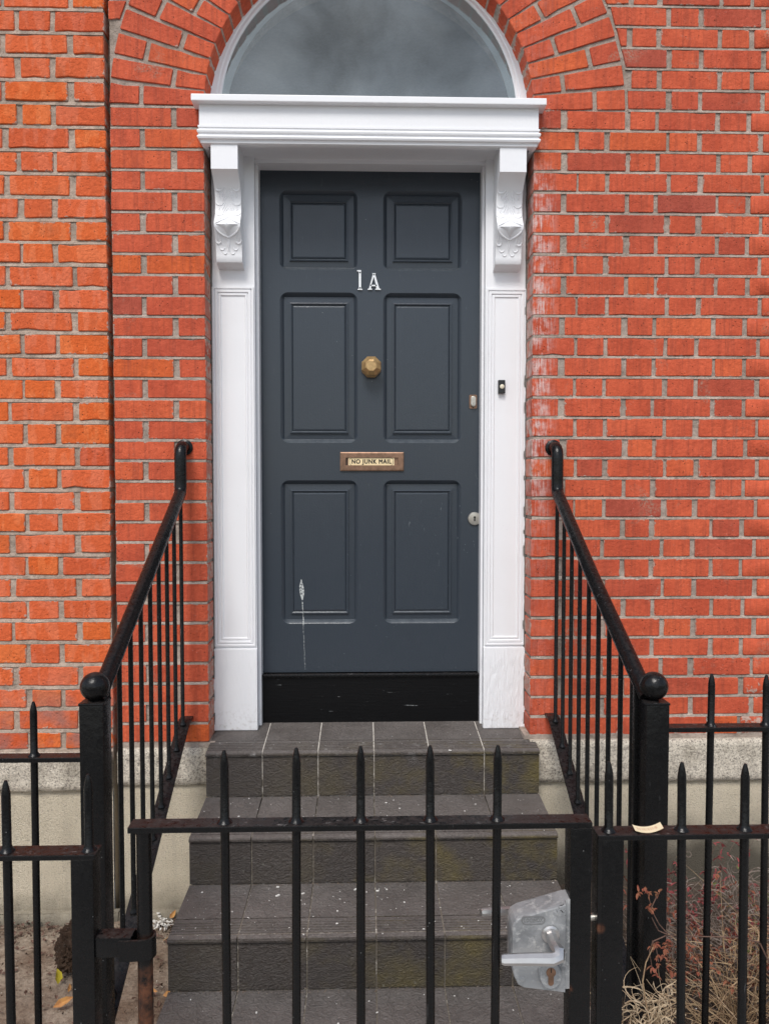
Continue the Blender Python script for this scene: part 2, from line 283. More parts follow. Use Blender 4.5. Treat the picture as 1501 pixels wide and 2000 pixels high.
def mk_soil(name, a, b, c2):
    g = G(name); o = g.pos(); n = g.noise(o, 5, 5, 0.65); n2 = g.noise(o, 60, 5, 0.72); n3 = g.noise(o, 300, 3, 0.7)
    c = g.mix(g.mapr(n, 0.40, 0.60), a, b); c = g.mix(g.mapr(n2, 0.45, 0.7, 0, 0.8), c, c2); c = g.mix(g.mapr(n3, 0.62, 0.72, 0, 0.6), c, (0.45, 0.41, 0.36))
    return g.done(c, 0.95, spec=0.2, bumps=((n2, 0.012, 0.9), (n3, 0.003, 0.8)))
M['soil_l'] = mk_soil('gritty_dirt', (0.40, 0.325, 0.25), (0.22, 0.155, 0.11), (0.12, 0.082, 0.058))
M['soil_r'] = mk_soil('dark_soil', (0.12, 0.092, 0.07), (0.085, 0.062, 0.048), (0.04, 0.029, 0.022))
M['clod'] = mk_soil('root_clod', (0.075, 0.045, 0.028), (0.05, 0.03, 0.02), (0.022, 0.014, 0.009))
M['paving'] = simple('concrete_paving', (0.42, 0.40, 0.37), 0.9, var=0.25, scale=9, bump=0.3)
M['asphalt'] = simple('asphalt', (0.055, 0.054, 0.053), 0.9, var=0.3, scale=60, bump=0.5)
def mk_leaf(name, a, b, rough=0.7):
    g = G(name); n = g.noise(g.pos(), 55, 3)
    return g.done(g.mix(g.mapr(n, 0.35, 0.65), a, b), rough, spec=0.25)
M['straw'] = mk_leaf('dry_straw', (0.46, 0.33, 0.19), (0.28, 0.175, 0.105))
M['pale_straw'] = mk_leaf('bleached_straw', (0.58, 0.46, 0.31), (0.38, 0.27, 0.165))
M['grey_straw'] = mk_leaf('grey_withered_stalks', (0.34, 0.285, 0.24), (0.20, 0.15, 0.125))
M['redleaf'] = mk_leaf('withered_red_leaf', (0.30, 0.082, 0.055), (0.25, 0.115, 0.06))
M['pinkleaf'] = mk_leaf('crimson_leaf', (0.30, 0.065, 0.07), (0.20, 0.05, 0.05))
M['stem'] = mk_leaf('brown_stem', (0.17, 0.10, 0.075), (0.11, 0.065, 0.05))
M['greenleaf'] = mk_leaf('green_leaf', (0.10, 0.12, 0.03), (0.16, 0.15, 0.05))
M['yellowleaf'] = mk_leaf('yellow_leaf', (0.62, 0.52, 0.05), (0.52, 0.40, 0.04))
M['orangeleaf'] = mk_leaf('tan_leaf', (0.58, 0.30, 0.10), (0.44, 0.21, 0.08))
M['flake'] = mk_leaf('white_flakes', (0.80, 0.78, 0.74), (0.62, 0.60, 0.56))
def mk_paper():
    g = G('cream_ticket'); o = g._obj; p = g.xyz(o)
    band = g.math('MULTIPLY', g.math('LESS_THAN', g.math('ABSOLUTE', g.math('SUBTRACT', p[1], 0.001)), 0.0042), g.math('LESS_THAN', g.math('ABSOLUTE', p[0]), 0.019))
    bars = g.mapr(g.noise(g.vec(o, (520, 0.01, 0.01)), 1.0, 1), 0.47, 0.53)
    return g.done(g.mix(g.math('MULTIPLY', g.math('MULTIPLY', band, bars), 0.55), (0.74, 0.63, 0.42), (0.45, 0.17, 0.08)), 0.7)
M['paper'] = mk_paper()

# ------------------------------------------------------------------ mesh helpers
ORG = {}
def link(o, parent=None, world=(0, 0, 0)):
    COL.objects.link(o)
    if parent is not None:
        o.parent = parent; po = ORG[parent.name]; o.location = Vector(world) - po
    else: o.location = world
    ORG[o.name] = Vector(world); return o
def tag(o, label, cat, group=None, kind=None):
    o['label'] = label; o['category'] = cat
    if group: o['group'] = group
    if kind: o['kind'] = kind
    return o
def thing(name, loc, label, cat, group=None):
    return tag(link(bpy.data.objects.new(name, None), None, loc), label, cat, group)
class MB:
    def __init__(s): s.v = []; s.f = []
    def add(s, vs, fs):
        k = len(s.v); s.v += [tuple(p) for p in vs]; s.f += [tuple(i + k for i in f) for f in fs]; return s
    def box(s, x0, x1, y0, y1, z0, z1, c=0.0):
        if c <= 0:
            return s.add([(x, y, z) for z in (z0, z1) for y in (y0, y1) for x in (x0, x1)], [(0, 2, 3, 1), (4, 5, 7, 6), (0, 1, 5, 4), (2, 6, 7, 3), (0, 4, 6, 2), (1, 3, 7, 5)])
        bm = bmesh.new(); bmesh.ops.create_cube(bm, size=1)
        for q in bm.verts: q.co = Vector(((x0 + x1) / 2 + q.co.x * (x1 - x0), (y0 + y1) / 2 + q.co.y * (y1 - y0), (z0 + z1) / 2 + q.co.z * (z1 - z0)))
        bmesh.ops.bevel(bm, geom=bm.edges[:], offset=c, segments=2, affect='EDGES', profile=0.6)
        bm.verts.index_update(); s.add([q.co for q in bm.verts], [[q.index for q in f.verts] for f in bm.faces]); bm.free(); return s
    def hexa(s, p): return s.add(p, [(0, 2, 3, 1), (4, 5, 7, 6), (0, 1, 5, 4), (2, 6, 7, 3), (0, 4, 6, 2), (1, 3, 7, 5)])
    def tube(s, pts, r, n=10, caps=True, flat=1.0):
        pts = [Vector(p) for p in pts]; rr = r if isinstance(r, (list, tuple)) else [r] * len(pts)
        ref = None; vs = []
        for i, p in enumerate(pts):
            d = ((pts[min(i + 1, len(pts) - 1)] - p).normalized() + (p - pts[max(i - 1, 0)]).normalized()).normalized()
            if ref is None:
                ref = Vector((1, 0, 0)) if abs(d.x) < 0.9 else Vector((0, 0, 1))
            a = (ref - d * ref.dot(d)).normalized(); b = d.cross(a); ref = a
            for k in range(n):
                t = 2 * math.pi * k / n; vs.append(p + a * math.cos(t) * rr[i] + b * math.sin(t) * rr[i] * flat)
        fs = [(i * n + k, i * n + (k + 1) % n, (i + 1) * n + (k + 1) % n, (i + 1) * n + k) for i in range(len(pts) - 1) for k in range(n)]
        if caps: fs += [tuple(range(n - 1, -1, -1)), tuple((len(pts) - 1) * n + k for k in range(n))]
        return s.add(vs, fs)
    def lathe(s, c, prof, n=14, axis='z'):
        """prof: (radius, height) pairs about a point"""
        vs = []
        for r, h in prof:
            for k in range(n):
                t = 2 * math.pi * (k + 0.5) / n; a, b = r * math.cos(t), r * math.sin(t)
                vs.append((c[0] + a, c[1] + b, c[2] + h) if axis == 'z' else (c[0] + a, c[1] - h, c[2] + b))
        m = len(prof); fs = [(i * n + k, i * n + (k + 1) % n, (i + 1) * n + (k + 1) % n, (i + 1) * n + k) for i in range(m - 1) for k in range(n)]
        fs += [tuple(range(n - 1, -1, -1)), tuple((m - 1) * n + k for k in range(n))]
        return s.add(vs, fs)
    def rings(s, loops, close=True, cap_last=False, cap_first=False):
        n = len(loops[0]); k = len(s.v)
        for l in loops: s.v += [tuple(p) for p in l]
        for i in range(len(loops) - 1):
            for j in range(n if close else n - 1):
                s.f.append((k + i * n + j, k + i * n + (j + 1) % n, k + (i + 1) * n + (j + 1) % n, k + (i + 1) * n + j))
        if cap_last: s.f.append(tuple(k + (len(loops) - 1) * n + j for j in range(n)))
        if cap_first: s.f.append(tuple(k + j for j in range(n - 1, -1, -1)))
        return s
    def rectprof(s, x0, x1, z0, z1, prof, cap=True):
        """mitred rectangular moulding in the x-z plane: prof = (inset, y)"""
        return s.rings([[(x0 + i, y, z0 + i), (x1 - i, y, z0 + i), (x1 - i, y, z1 - i), (x0 + i, y, z1 - i)] for i, y in prof], cap_last=cap)
    def grid(s, nx, nz, fn):
        k = len(s.v)
        for j in range(nz + 1):
            for i in range(nx + 1): s.v.append(tuple(fn(i / nx, j / nz)))
        for j in range(nz):
            for i in range(nx):
                a = k + j * (nx + 1) + i; s.f.append((a, a + 1, a + nx + 2, a + nx + 1))
        return s
    def mesh(s, name, off=(0, 0, 0), smooth=False, m=None):
        me = bpy.data.meshes.new(name); o = Vector(off)
        me.from_pydata([Vector(v) - o for v in s.v], [], s.f); me.update()
        bm = bmesh.new(); bm.from_mesh(me); bmesh.ops.recalc_face_normals(bm, faces=bm.faces[:]); bm.to_mesh(me); bm.free()
        if smooth:
            me.shade_smooth() if hasattr(me, 'shade_smooth') else None
            try: me.set_sharp_from_angle(angle=R(smooth if smooth is not True else 40))
            except Exception: pass
        if m: me.materials.append(M[m])
        return me
    def build(s, name, m, parent=None, smooth=False, world=None):
        w = Vector(world) if world is not None else (ORG[parent.name] if parent is not None else Vector((0, 0, 0)))
        return link(bpy.data.objects.new(name, s.mesh(name, w, smooth, m)), parent, w)
def struct(o): o['kind'] = 'structure'; return o
def fill2d(loops, y, depth=0.0, bevel=0.0):
    """flat shape(s) with holes in the x-z plane facing -y; returns (verts, faces)"""
    cu = bpy.data.curves.new('tmp', 'CURVE'); cu.dimensions = '2D'; cu.fill_mode = 'BOTH'; cu.extrude = depth / 2; cu.bevel_depth = bevel; cu.bevel_resolution = 1
    for l in loops:
        sp = cu.splines.new('POLY'); sp.points.add(len(l) - 1); sp.use_cyclic_u = True
        for p, q in zip(sp.points, l): p.co = (q[0], q[1], 0, 1)
    return curve_out(cu, y, depth)
def curve_out(cu, y, depth):
    o = bpy.data.objects.new('tmp', cu); COL.objects.link(o); bpy.context.view_layer.update()
    me = bpy.data.meshes.new_from_object(o.evaluated_get(bpy.context.evaluated_depsgraph_get()))
    vs = [(v.co.x, y - v.co.z, v.co.y) for v in me.vertices]; fs = [tuple(p.vertices) for p in me.polygons]
    bpy.data.objects.remove(o); bpy.data.meshes.remove(me); return vs, fs
def text2d(txt, cx, cz, y, size, depth, width=None, bold=0.0):
    cu = bpy.data.curves.new('tmp', 'FONT'); cu.body = txt; cu.size = size; cu.align_x = 'CENTER'; cu.align_y = 'CENTER'; cu.extrude = depth / 2; cu.offset = bold; cu.space_character = 1.14
    vs, fs = curve_out(cu, y, depth)
    xs = [v[0] for v in vs]; k = width / (max(xs) - min(xs)) if width else 1
    return [(cx + v[0] * k, v[1], cz + v[2]) for v in vs], fs
def circ(cx, cz, r, n=20, sx=1.0): return [(cx + r * sx * math.cos(2 * math.pi * k / n), cz + r * math.sin(2 * math.pi * k / n)) for k in range(n)]
def rrect(x0, x1, z0, z1, r, n=6):
    out = []
    for cx, cz, a in ((x1 - r, z0 + r, -90), (x1 - r, z1 - r, 0), (x0 + r, z1 - r, 90), (x0 + r, z0 + r, 180)):
        for k in range(n + 1): t = R(a + 90 * k / n); out.append((cx + r * math.cos(t), cz + r * math.sin(t)))
    return out
def nz(x, y, z, f): return noise.noise(Vector((x * f, y * f, z * f)))

# ------------------------------------------------------------------ setting
struct(MB().grid(8, 8, lambda u, v: (-150 + 300 * u, -150 + 300 * v, -0.16)).build('ground', 'asphalt'))
struct(MB().box(-14, 14, -4.2, 0.32, -0.155, -0.035, 0.006).build('pavement', 'paving'))
def bed(name, x0, x1, y0, y1, m, amp, rise=0.0):
    def fn(u, v):
        x = x0 + (x1 - x0) * u; y = y0 + (y1 - y0) * v
        z = -0.012 + amp * (nz(x, y, 0, 4) + 0.5 * nz(x, y, 3, 13) + 0.3 * nz(x, y, 5, 40)) + rise * max(0, v - 0.5) ** 1.3 * 2.46
        return (x, y, z)
    return struct(MB().grid(130, 90, fn).build(name, m, smooth=60))
bed('garden_ground', -2.4, -0.60, -1.385, 0.02, 'soil_l', 0.016, 0.012)
bed('flower_bed', 0.62, 2.6, -1.385, 0.02, 'soil_r', 0.022, 0.125)

# ------------------------------------------------------------------ brickwork
def brick_mesh(quad, depth, rough, chip, m, name='brick', jambs=()):
    """quad: corners (x,z) bl, br, tr, tl about the brick's own origin; uneven front outline, rounded arris, sides run back into the mortar"""
    bl, br, tr, tl = [Vector((p[0], 0, p[1])) for p in quad]; pts = []
    c = 0.0022 + rough
    def side(a, b, n):
        d = (b - a); L = d.length; d.normalize(); inw = Vector((-d.z, 0, d.x))
        for k in range(n + 1):
            t = c + (L - 2 * c) * k / n; j = random.uniform(0, rough)
            if random.random() < chip: j += random.uniform(0.002, 0.006)
            if k in (0, n): j *= 0.6
            pts.append(a + d * t + inw * j)
    lng = (br - bl).length > 0.15
    side(bl, br, 4 if lng else 2); side(br, tr, 1); side(tr, tl, 4 if lng else 2); side(tl, bl, 1)
    cen = (bl + br + tr + tl) / 4; e = 0.0014 + rough * 0.55
    def inset(p, k): d = (cen - p); return p + Vector((math.copysign(min(abs(d.x), k), d.x), 0, math.copysign(min(abs(d.z), k), d.z)))
    mb = MB(); mb.rings([[p + Vector((0, depth, 0)) for p in pts], [p + Vector((0, e, 0)) for p in pts], [inset(p, e * 0.9) for p in pts]], cap_last=True)
    return mb.mesh(name, (0, 0, 0), False, m)
POOL = {}
def pool(kind, w, h, rough, chip, m, n=14):
    if (kind, m) not in POOL:
        POOL[(kind, m)] = [brick_mesh([(-w / 2, -h / 2), (w / 2, -h / 2), (w / 2, h / 2), (-w / 2, h / 2)], 0.10, rough, chip, m) for _ in range(n)]
    return random.choice(POOL[(kind, m)])
def in_view(x, z, xl, xr, zt): return xl <= x <= xr and z <= zt
class Wall:
    def __init__(s, parent, m, rough, chip, view):
        s.p, s.m, s.r, s.c, s.view = parent, m, rough, chip, view; s.rest = MB(); s.count = 0
    def put(s, me, x, y, z, sx=1, sz=1, roll=0.0):
        if in_view(x, z, *s.view):
            o = bpy.data.objects.new('brick', me); link(o, s.p, (x, y, z)); o.scale = (sx, 1, sz); o.rotation_euler = (random.uniform(-.012, .012), roll, random.uniform(-.006, .006)); s.count += 1
        else:
            cr, sr = math.cos(roll), math.sin(roll)
            s.rest.add([(x + v.co.x * sx * cr + v.co.z * sz * sr, y + v.co.y, z - v.co.x * sx * sr + v.co.z * sz * cr) for v in me.vertices], [tuple(f.vertices) for f in me.polygons])
    def rect(s, x0, x1, z0, z1, dy=0.0):
        w, h = x1 - x0, z1 - z0
        if w < 0.018: return
        kind, w0 = ('stretcher', 0.212) if w > 0.16 else (('bat', 0.15) if w > 0.125 else ('header', 0.102)); h0 = 0.064
        s.put(pool(kind, w0, h0, s.r, s.c, s.m), (x0 + x1) / 2, dy + random.uniform(-.0018, .0018), (z0 + z1) / 2, w / w0, h / h0, random.uniform(-.006, .006))
    def quad(s, pts, dy=0.0):
        cx = sum(p[0] for p in pts) / 4; cz = sum(p[1] for p in pts) / 4
        s.put(brick_mesh([(p[0] - cx, p[1] - cz) for p in pts], 0.10, s.r, s.c, s.m), cx, dy + random.uniform(-.0015, .0015), cz)
    def finish(s):
        if s.rest.v: o = s.rest.build('outlying_bricks', s.m, s.p, 50); o['kind'] = 'stuff'

JX = 0.600                       # half width of the doorway in the brickwork
AZ, RI, RO = 2.990, 0.598, 0.936 # arch centre height, inner and outer radius
house = thing('brick_house', (0, 0.0, 0), 'red brick house front with arched doorway and white door case', 'house')
# mortar core with the arched opening cut out
arc = [((RI + 0.003) * math.cos(t), AZ + (RI + 0.003) * math.sin(t)) for t in [math.pi * k / 36 for k in range(37)]]
outline = [(JX + 0.006, 0.60)] + arc + [(-JX - 0.006, 0.60), (-0.934, 0.60), (-0.934, 4.6), (3.2, 4.6), (3.2, 0.60)]
v, f = fill2d([outline], 0.1545, 0.299); core = MB().add(v, f)
core.build('mortar_wall', 'mortar', house)
W = Wall(house, 'red', 0.0010, 0.07, (-0.95, 1.50, 3.47))
def ext_x(z):                    # outside of the arch ring at this height
    d = z - AZ; return math.sqrt(max(RO * RO - d * d, 0)) if d > 0 else 0
Acut = [(0.600, 0.7557), (0.7652, 0.8643), (0.8795, 1.0897), (1.105, 1.2047), (1.2240, 1.4400)]
Bcut = [(0.600, 0.7013), (0.7241, 0.9377), (0.9568, 1.0486), (1.0639, 1.275), (1.2902, 1.3920), (1.4080, 1.6180)]
def extend(c, nxt_header, lim):
    c = list(c); x = c[-1][1]; hd = nxt_header
    while x < lim:
        x += 0.016; w = 0.101 if hd else 0.211; c.append((x, x + w)); x += w; hd = not hd
    return c
A_, B_ = extend(Acut, True, 3.1), extend(Bcut, True, 3.1)
for k in range(-14, 36):         # courses to the right of the door, counted downwards
    zt = 3.3708 - 0.0749 * k - 0.0045; zb = 3.3708 - 0.0749 * (k + 1) + 0.0045
    ph = random.uniform(-.004, .004)
    for i, (x0, x1) in enumerate(A_ if k % 2 == 0 else B_):
        j0 = 0 if i == 0 else ph + random.uniform(-.003, .003); j1 = ph + random.uniform(-.003, .003)
        x0, x1 = x0 + j0, x1 + j1; d0, d1 = zb + random.uniform(-.001, .001), zt + random.uniform(-.001, .001)
        if zb > AZ - 0.02:       # cut round the arch
            eb, et = ext_x(zb) + 0.012, ext_x(zt) + 0.012
            if zb > AZ + RO: eb = et = -9
            if x1 <= max(eb, et) + 0.015: continue
            if x0 < max(eb, et): W.quad([(max(x0, eb), d0), (x1, d0), (x1, d1), (max(x0, et), d1)]); continue
        W.rect(x0, x1, d0, d1)
for k in range(0, 52):           # narrow pier left of the door, counted upwards
    zb = 0.660 + 0.0751 * k + 0.0045; zt = 0.660 + 0.0751 * (k + 1) - 0.0045
    for x0, x1 in ([(-0.937, -0.718), (-0.700, -0.600)] if k % 2 == 0 else [(-0.937, -0.8317), (-0.8151, -0.600)]):
        x0 += random.uniform(0, .004); x1 += random.uniform(-.002, .002) if x1 < -0.61 else 0
        if zb > AZ - 0.02:
            eb, et = -ext_x(zb) - 0.012, -ext_x(zt) - 0.012
            if zb > AZ + RO or x0 >= min(eb, et) - 0.02: continue
            W.quad([(x0, zb), (min(x1, eb), zb), (min(x1, et), zt), (x0, zt)]); continue
        W.rect(x0, x1, zb, zt)
NV = 33
for k in range(NV):              # voussoirs: one long and one short brick to each ring course
    a0, a1 = math.pi * k / NV, math.pi * (k + 1) / NV; am = (a0 + a1) / 2
    for (r0, r1) in ([(RI, 0.816), (0.832, RO)] if k % 2 == 0 else [(RI, 0.704), (0.720, RO)]):
        def P(r, s):
            half = 0.0255 + 0.0110 * (r - RI) / (RO - RI); x = r * math.cos(am) - s * half * math.sin(am); z = AZ + r * math.sin(am) + s * half * math.cos(am); return (x, z)
        q = [P(r0, -1), P(r1, -1), P(r1, 1), P(r0, 1)]
        W.quad(q)
def bed_joint(mb, x0, x1, z, h, y0, y1, seed):
    # weathered joint: flush with the brick below, tucked back under the brick above
    n = max(2, int((x1 - x0) / .012)); lo = []; mi = []; hi = []
    for i in range(n + 1):
        x = x0 + (x1 - x0) * i / n; a = nz(x, seed, 0, 30); b = nz(x, seed, 9, 70); c = nz(x, seed, 4, 11)
        lo.append((x, y0 + .0016 * a + .001 * b, z - h / 2 - .0012 + .0012 * b + .001 * c)); mi.append((x, y0 + .0018 + .0012 * b, z + h * .12 + .0012 * a)); hi.append((x, y1, z + h / 2 + .0012 * a + .001 * b))
    back = [(x, .03, zz_) for x, y, zz_ in lo]; mb.rings([back, lo, mi, hi, [(x, .03, zz_) for x, y, zz_ in hi]], close=False)
bj = MB()
for k in range(5, 36):
    bed_joint(bj, JX + .003, 2.9, 3.3708 - 0.0749 * (k + 1) + .001 if k < 35 else .683, .010, .0004, .0050, k)
for k in range(-6, 5): bed_joint(bj, max(ext_x(3.3708 - 0.0749 * (k + 1)) + .012, .62), 2.9, 3.3708 - 0.0749 * (k + 1) + .001, .010, .0004, .0050, k)
for k in range(1, 32): bed_joint(bj, -.9345, -JX - .003, .660 + .0751 * k + .001, .010, .0004, .0050, k + 80)
o_ = bj.build('bed_joints', 'mortar', house); o_['kind'] = 'stuff'
W.finish()
# masonry below the bricks
def rough_slab(name, parent, m, x0, x1, z0, z1, y, back, amp, f=14, res=0.012):
    nx, nzz = max(2, int((x1 - x0) / res)), max(2, int((z1 - z0) / res)); mb = MB()
    def fn(u, v):
        x = x0 + (x1 - x0) * u; z = z0 + (z1 - z0) * v; e = min(v, 1 - v) * (z1 - z0); r = max(0, 0.012 - e) / 0.012
        zz = z + (amp * 1.5 * nz(x, 1, z, 18) if v < 0.02 else 0)
        return (x, y + 0.010 * r * r + amp * (nz(x, 0, z, f) + 0.6 * nz(x, 7, z, f * 3)), zz)
    mb.grid(nx, nzz, fn)
    mb.add([(x0, y + .01, z0), (x1, y + .01, z0), (x1, back, z0), (x0, back, z0), (x0, y + .01, z1), (x1, y + .01, z1), (x1, back, z1), (x0, back, z1)], [(0, 1, 2, 3), (4, 5, 6, 7), (1, 2, 6, 5), (0, 3, 7, 4)])
    return mb.build(name, m, parent, 60)
rough_slab('stone_band', house, 'stone', 0.60, 1.62, 0.503, 0.662, -0.022, 0.16, 0.0025)
rough_slab('stone_band', house, 'stone', 1.625, 3.2, 0.503, 0.662, -0.022, 0.16, 0.0025, res=0.03)
rough_slab('stone_band', house, 'stone', -0.934, -0.58, 0.507, 0.645, -0.020, 0.16, 0.003)
MB().box(-0.934, -0.58, 0.0, 0.12, 0.645, 0.662).build('bedding_mortar', 'mortar', house)
MB().box(0.58, 3.2, 0.001, 0.12, 0.662, 0.679).build('bedding_mortar', 'mortar', house)
rough_slab('plinth', house, 'render', -0.934, -0.56, -0.05, 0.507, 0.0, 0.16, 0.002, 6, 0.02)
rough_slab('plinth', house, 'render', 0.56, 3.2, -0.05, 0.503, 0.0, 0.16, 0.002, 6, 0.03)
rough_slab('plinth_foot', house, 'render', -0.934, -0.60, -0.06, 0.030, -0.035, 0.0, 0.004, 9, 0.02)
# the hall behind the fanlight
hall = MB(); hall.add([(-1, .31, 2.4), (1, .31, 2.4), (1, .31, 4.2), (-1, .31, 4.2), (-1, 2.4, 2.4), (1, 2.4, 2.4), (1, 2.4, 4.2), (-1, 2.4, 4.2)], [(4, 5, 6, 7), (0, 1, 5, 4), (3, 7, 6, 2), (0, 4, 7, 3), (1, 2, 6, 5)])
hall.build('hall', 'room', house)
MB().box(-0.62, 0.62, 0.27, 0.30, 0.6, 2.93).build('hall_screen', 'room', house)

# neighbouring house, larger and softer orange bricks
nb = thing('brick_house', (-1.6, 0.0, 0), 'weathered orange brick wall of the neighbouring house, beyond the dark crack', 'house')
c2 = MB(); c2.box(-4.0, -0.953, -0.0045, 0.30, 0.60, 4.6); c2.box(-0.953, -0.9355, 0.045, 0.30, -0.05, 4.6); c2.build('mortar_wall', 'mortar2', nb)
OZ = [3.32, 3.238, 3.158, 3.073, 2.991, 2.908, 2.826, 2.743, 2.658, 2.578, 2.498, 2.418, 2.335, 2.255, 2.174, 2.091, 2.011, 1.93, 1.85, 1.766, 1.686, 1.604, 1.524, 1.447, 1.366, 1.285, 1.204, 1.124, 1.043, 0.959, 0.875, 0.795, 0.713, 0.640]
OZ = [3.32 + 0.0825 * k for k in range(15, 0, -1)] + OZ
W2 = Wall(nb, 'orange', 0.0028, 0.17, (-1.43, -0.9, 3.47))
def orow(t, lim):
    c = [(-1.1289, -0.9490), (-1.2521, -1.1398), (-1.490, -1.263)] if t == 0 else [(-1.063, -0.9490), (-1.3025, -1.0775), (-1.418, -1.3152)]
    hd = t == 0; x = c[-1][0]
    while x > lim:
        x -= 0.014; w = 0.106 if hd else 0.226; c.append((x - w, x)); x -= w; hd = not hd
    return c
for k in range(len(OZ) - 1):
    zt, zb = OZ[k] - 0.0052, OZ[k + 1] + 0.0052
    for i, (x0, x1) in enumerate(orow((k - 15) % 2, -3.9)):
        a, b = random.uniform(-.005, .005), random.uniform(-.004, .004)
        if i == 0: b = random.uniform(-.003, .002) + (random.uniform(-.012, 0.0) if 0.95 < zb < 1.45 else 0)
        W2.rect(x0 + a * (i > 0) + .003, x1 + b, zb + random.uniform(-.002, .002), zt + random.uniform(-.002, .002), -0.010)
bj = MB()
for k in range(len(OZ)): bed_joint(bj, -3.8, -.953, OZ[k] + .001, .0125, -.0085, -.0045, k + 200)
o_ = bj.build('bed_joints', 'mortar2', nb); o_['kind'] = 'stuff'
W2.finish()
rough_slab('stone_band', nb, 'stone', -1.86, -0.957, 0.494, 0.634, -0.030, 0.16, 0.007)
rough_slab('stone_band', nb, 'stone', -4.0, -1.865, 0.494, 0.634, -0.030, 0.16, 0.007, res=0.03)
rough_slab('plinth', nb, 'render', -4.0, -0.957, -0.05, 0.494, -0.004, 0.16, 0.003, 6, 0.025)
rough_slab('plinth_foot', nb, 'render', -4.0, -0.936, -0.06, 0.034, -0.038, 0.0, 0.005, 9, 0.025)

# ------------------------------------------------------------------ door case
case = thing('door_case', (0, 0.11, 0.68), 'white painted door case with pilasters, carved consoles and semicircular fanlight', 'door frame')
PY = 0.11
def pilaster(x0, x1, px0, px1):
    b = MB(); b.box(x0, x1, PY, 0.26, 0.676, 2.92); p = b.build('pilaster', 'white', case)
    mb = MB(); mb.rectprof(px0, px1, 1.000, 2.372, [(0, PY), (0, PY - .007), (.006, PY - .007), (.009, PY - .002), (.012, PY - .006), (.019, PY - .006), (.022, PY - .0005), (.026, PY - .004), (.031, PY - .004), (.034, PY + .0005)], cap=False)
    mb.build('panel_moulding', 'white', p)
    MB().box(x0 - .002, x1 + .002, PY - .009, PY + .02, 0.672, 0.992, 0.004).build('plinth_block', 'white', p)
    return p
pilaster(-0.604, -0.436, -0.596, -0.440)
pilaster(0.442, 0.604, 0.446, 0.602)
# consoles: an S-shaped bracket with leaf carving
CP = [(2.864, -.030), (2.757, -.030), (2.755, -.026), (2.748, -.012), (2.741, 0.0), (2.728, .016), (2.7086, .032), (2.685, .041), (2.6565, .0445), (2.632, .0425), (2.6175, .038), (2.600, .027), (2.588, .018), (2.577, .015), (2.566, .018), (2.549, .030), (2.525, .044), (2.5008, .053), (2.475, .056), (2.462, .056), (2.4514, .061), (2.4434, .078), (2.4356, .108)]
def cy(z):
    for (a, ya), (b, yb) in zip(CP, CP[1:]):
        if b <= z <= a: t = (z - b) / (a - b); return yb + (ya - yb) * t
    return CP[-1][1]
def console(x0, x1):
    mb = MB(); mb.rings([[(x0, 0.125, z), (x0, y, z), (x1, y, z), (x1, 0.125, z)] for z, y in CP], cap_first=True, cap_last=True); co = mb.build('console', 'white', case, 35)
    xc = (x0 + x1) / 2; hw = (x1 - x0) / 2
    cv = MB()
    def line(pts, r=0.0022):
        cv.tube([(xc + px * hw, cy(z) + 0.0003, z) for px, z in pts], [1.35 * r * (0.5 + 0.5 * math.sin(math.pi * (i + .6) / (len(pts) + .2))) for i in range(len(pts))], 6)
    def arcl(cx, cz, rx, rz, a0, a1, r=0.0022, n=9):
        line([(cx + rx * math.cos(R(a0 + (a1 - a0) * i / n)), cz + rz * math.sin(R(a0 + (a1 - a0) * i / n))) for i in range(n + 1)], r)
    for zc in (2.716, 2.668, 2.628):
        for s in (-1, 1):
            a = (190, 350)
            arcl(s * 0.66, zc, 0.30, 0.013, *a, r=0.0026)
            line([(s * 0.70, zc - .012), (s * 0.62, zc - .020), (s * 0.70, zc - .028), (s * 0.60, zc - .036)], 0.0016)
            line([(s * (0.20 + .04 * i), zc - .002 - .005 * i) for i in range(7)], 0.0020)
            line([(s * (0.08 + .055 * i), zc - .010 - .0058 * i) for i in range(7)], 0.0020)
            line([(s * (0.04 + .05 * i), zc - .024 - .0045 * i) for i in range(6)], 0.0015)
    for s in (-1, 1):
        line([(s * (0.02 + 0.9 * i / 8), 2.606 - 0.026 * (i / 8) ** 0.75) for i in range(9)], 0.0030)
        line([(s * (0.02 + 0.9 * i / 8), 2.618 - 0.026 * (i / 8) ** 0.75) for i in range(9)], 0.0018)
        line([(s * (0.93 - 0.90 * (i / 9) ** 1.6), 2.570 - 0.035 * (i / 9) ** 0.8) for i in range(10)], 0.0030)
        line([(s * (0.05 + .02 * math.sin(i)), 2.532 - .006 * i) for i in range(8)], 0.0020)
        arcl(s * 0.78, 2.528, 0.22, 0.012, 180, 360); arcl(s * 0.52, 2.505, 0.20, 0.011, 180, 350); arcl(s * 0.30, 2.490, 0.16, 0.010, 180, 340)
        line([(s * 0.62, 2.545), (s * 0.58, 2.532), (s * 0.55, 2.515)], 0.0018); line([(s * 0.86, 2.55), (s * 0.84, 2.54), (s * 0.80, 2.525)], 0.0018)
    # star boss
    n = 8; top = [(0, 2.604), (.93, 2.576), (0, 2.535), (-.93, 2.576)]; k0 = []
    for i in range(4):
        a, b = top[i], top[(i + 1) % 4]
        for t in range(n):
            u = t / n; w = 4 * u * (1 - u) * 0.30; x = a[0] + (b[0] - a[0]) * u; z = a[1] + (b[1] - a[1]) * u
            k0.append((x * (1 - w), 2.574 + (z - 2.574) * (1 - w)))
    loops = []
    for sc_, lift in ((1.0, -.0015), (0.75, .0030), (0.45, .0065), (0.15, .0085)):
        loops.append([(xc + x * hw * sc_, cy(2.574 + (z - 2.574) * sc_) - lift, 2.574 + (z - 2.574) * sc_) for x, z in k0])
    cv.rings(loops, cap_last=True)
    cv.build('leaf_carving', 'white', co, 50)
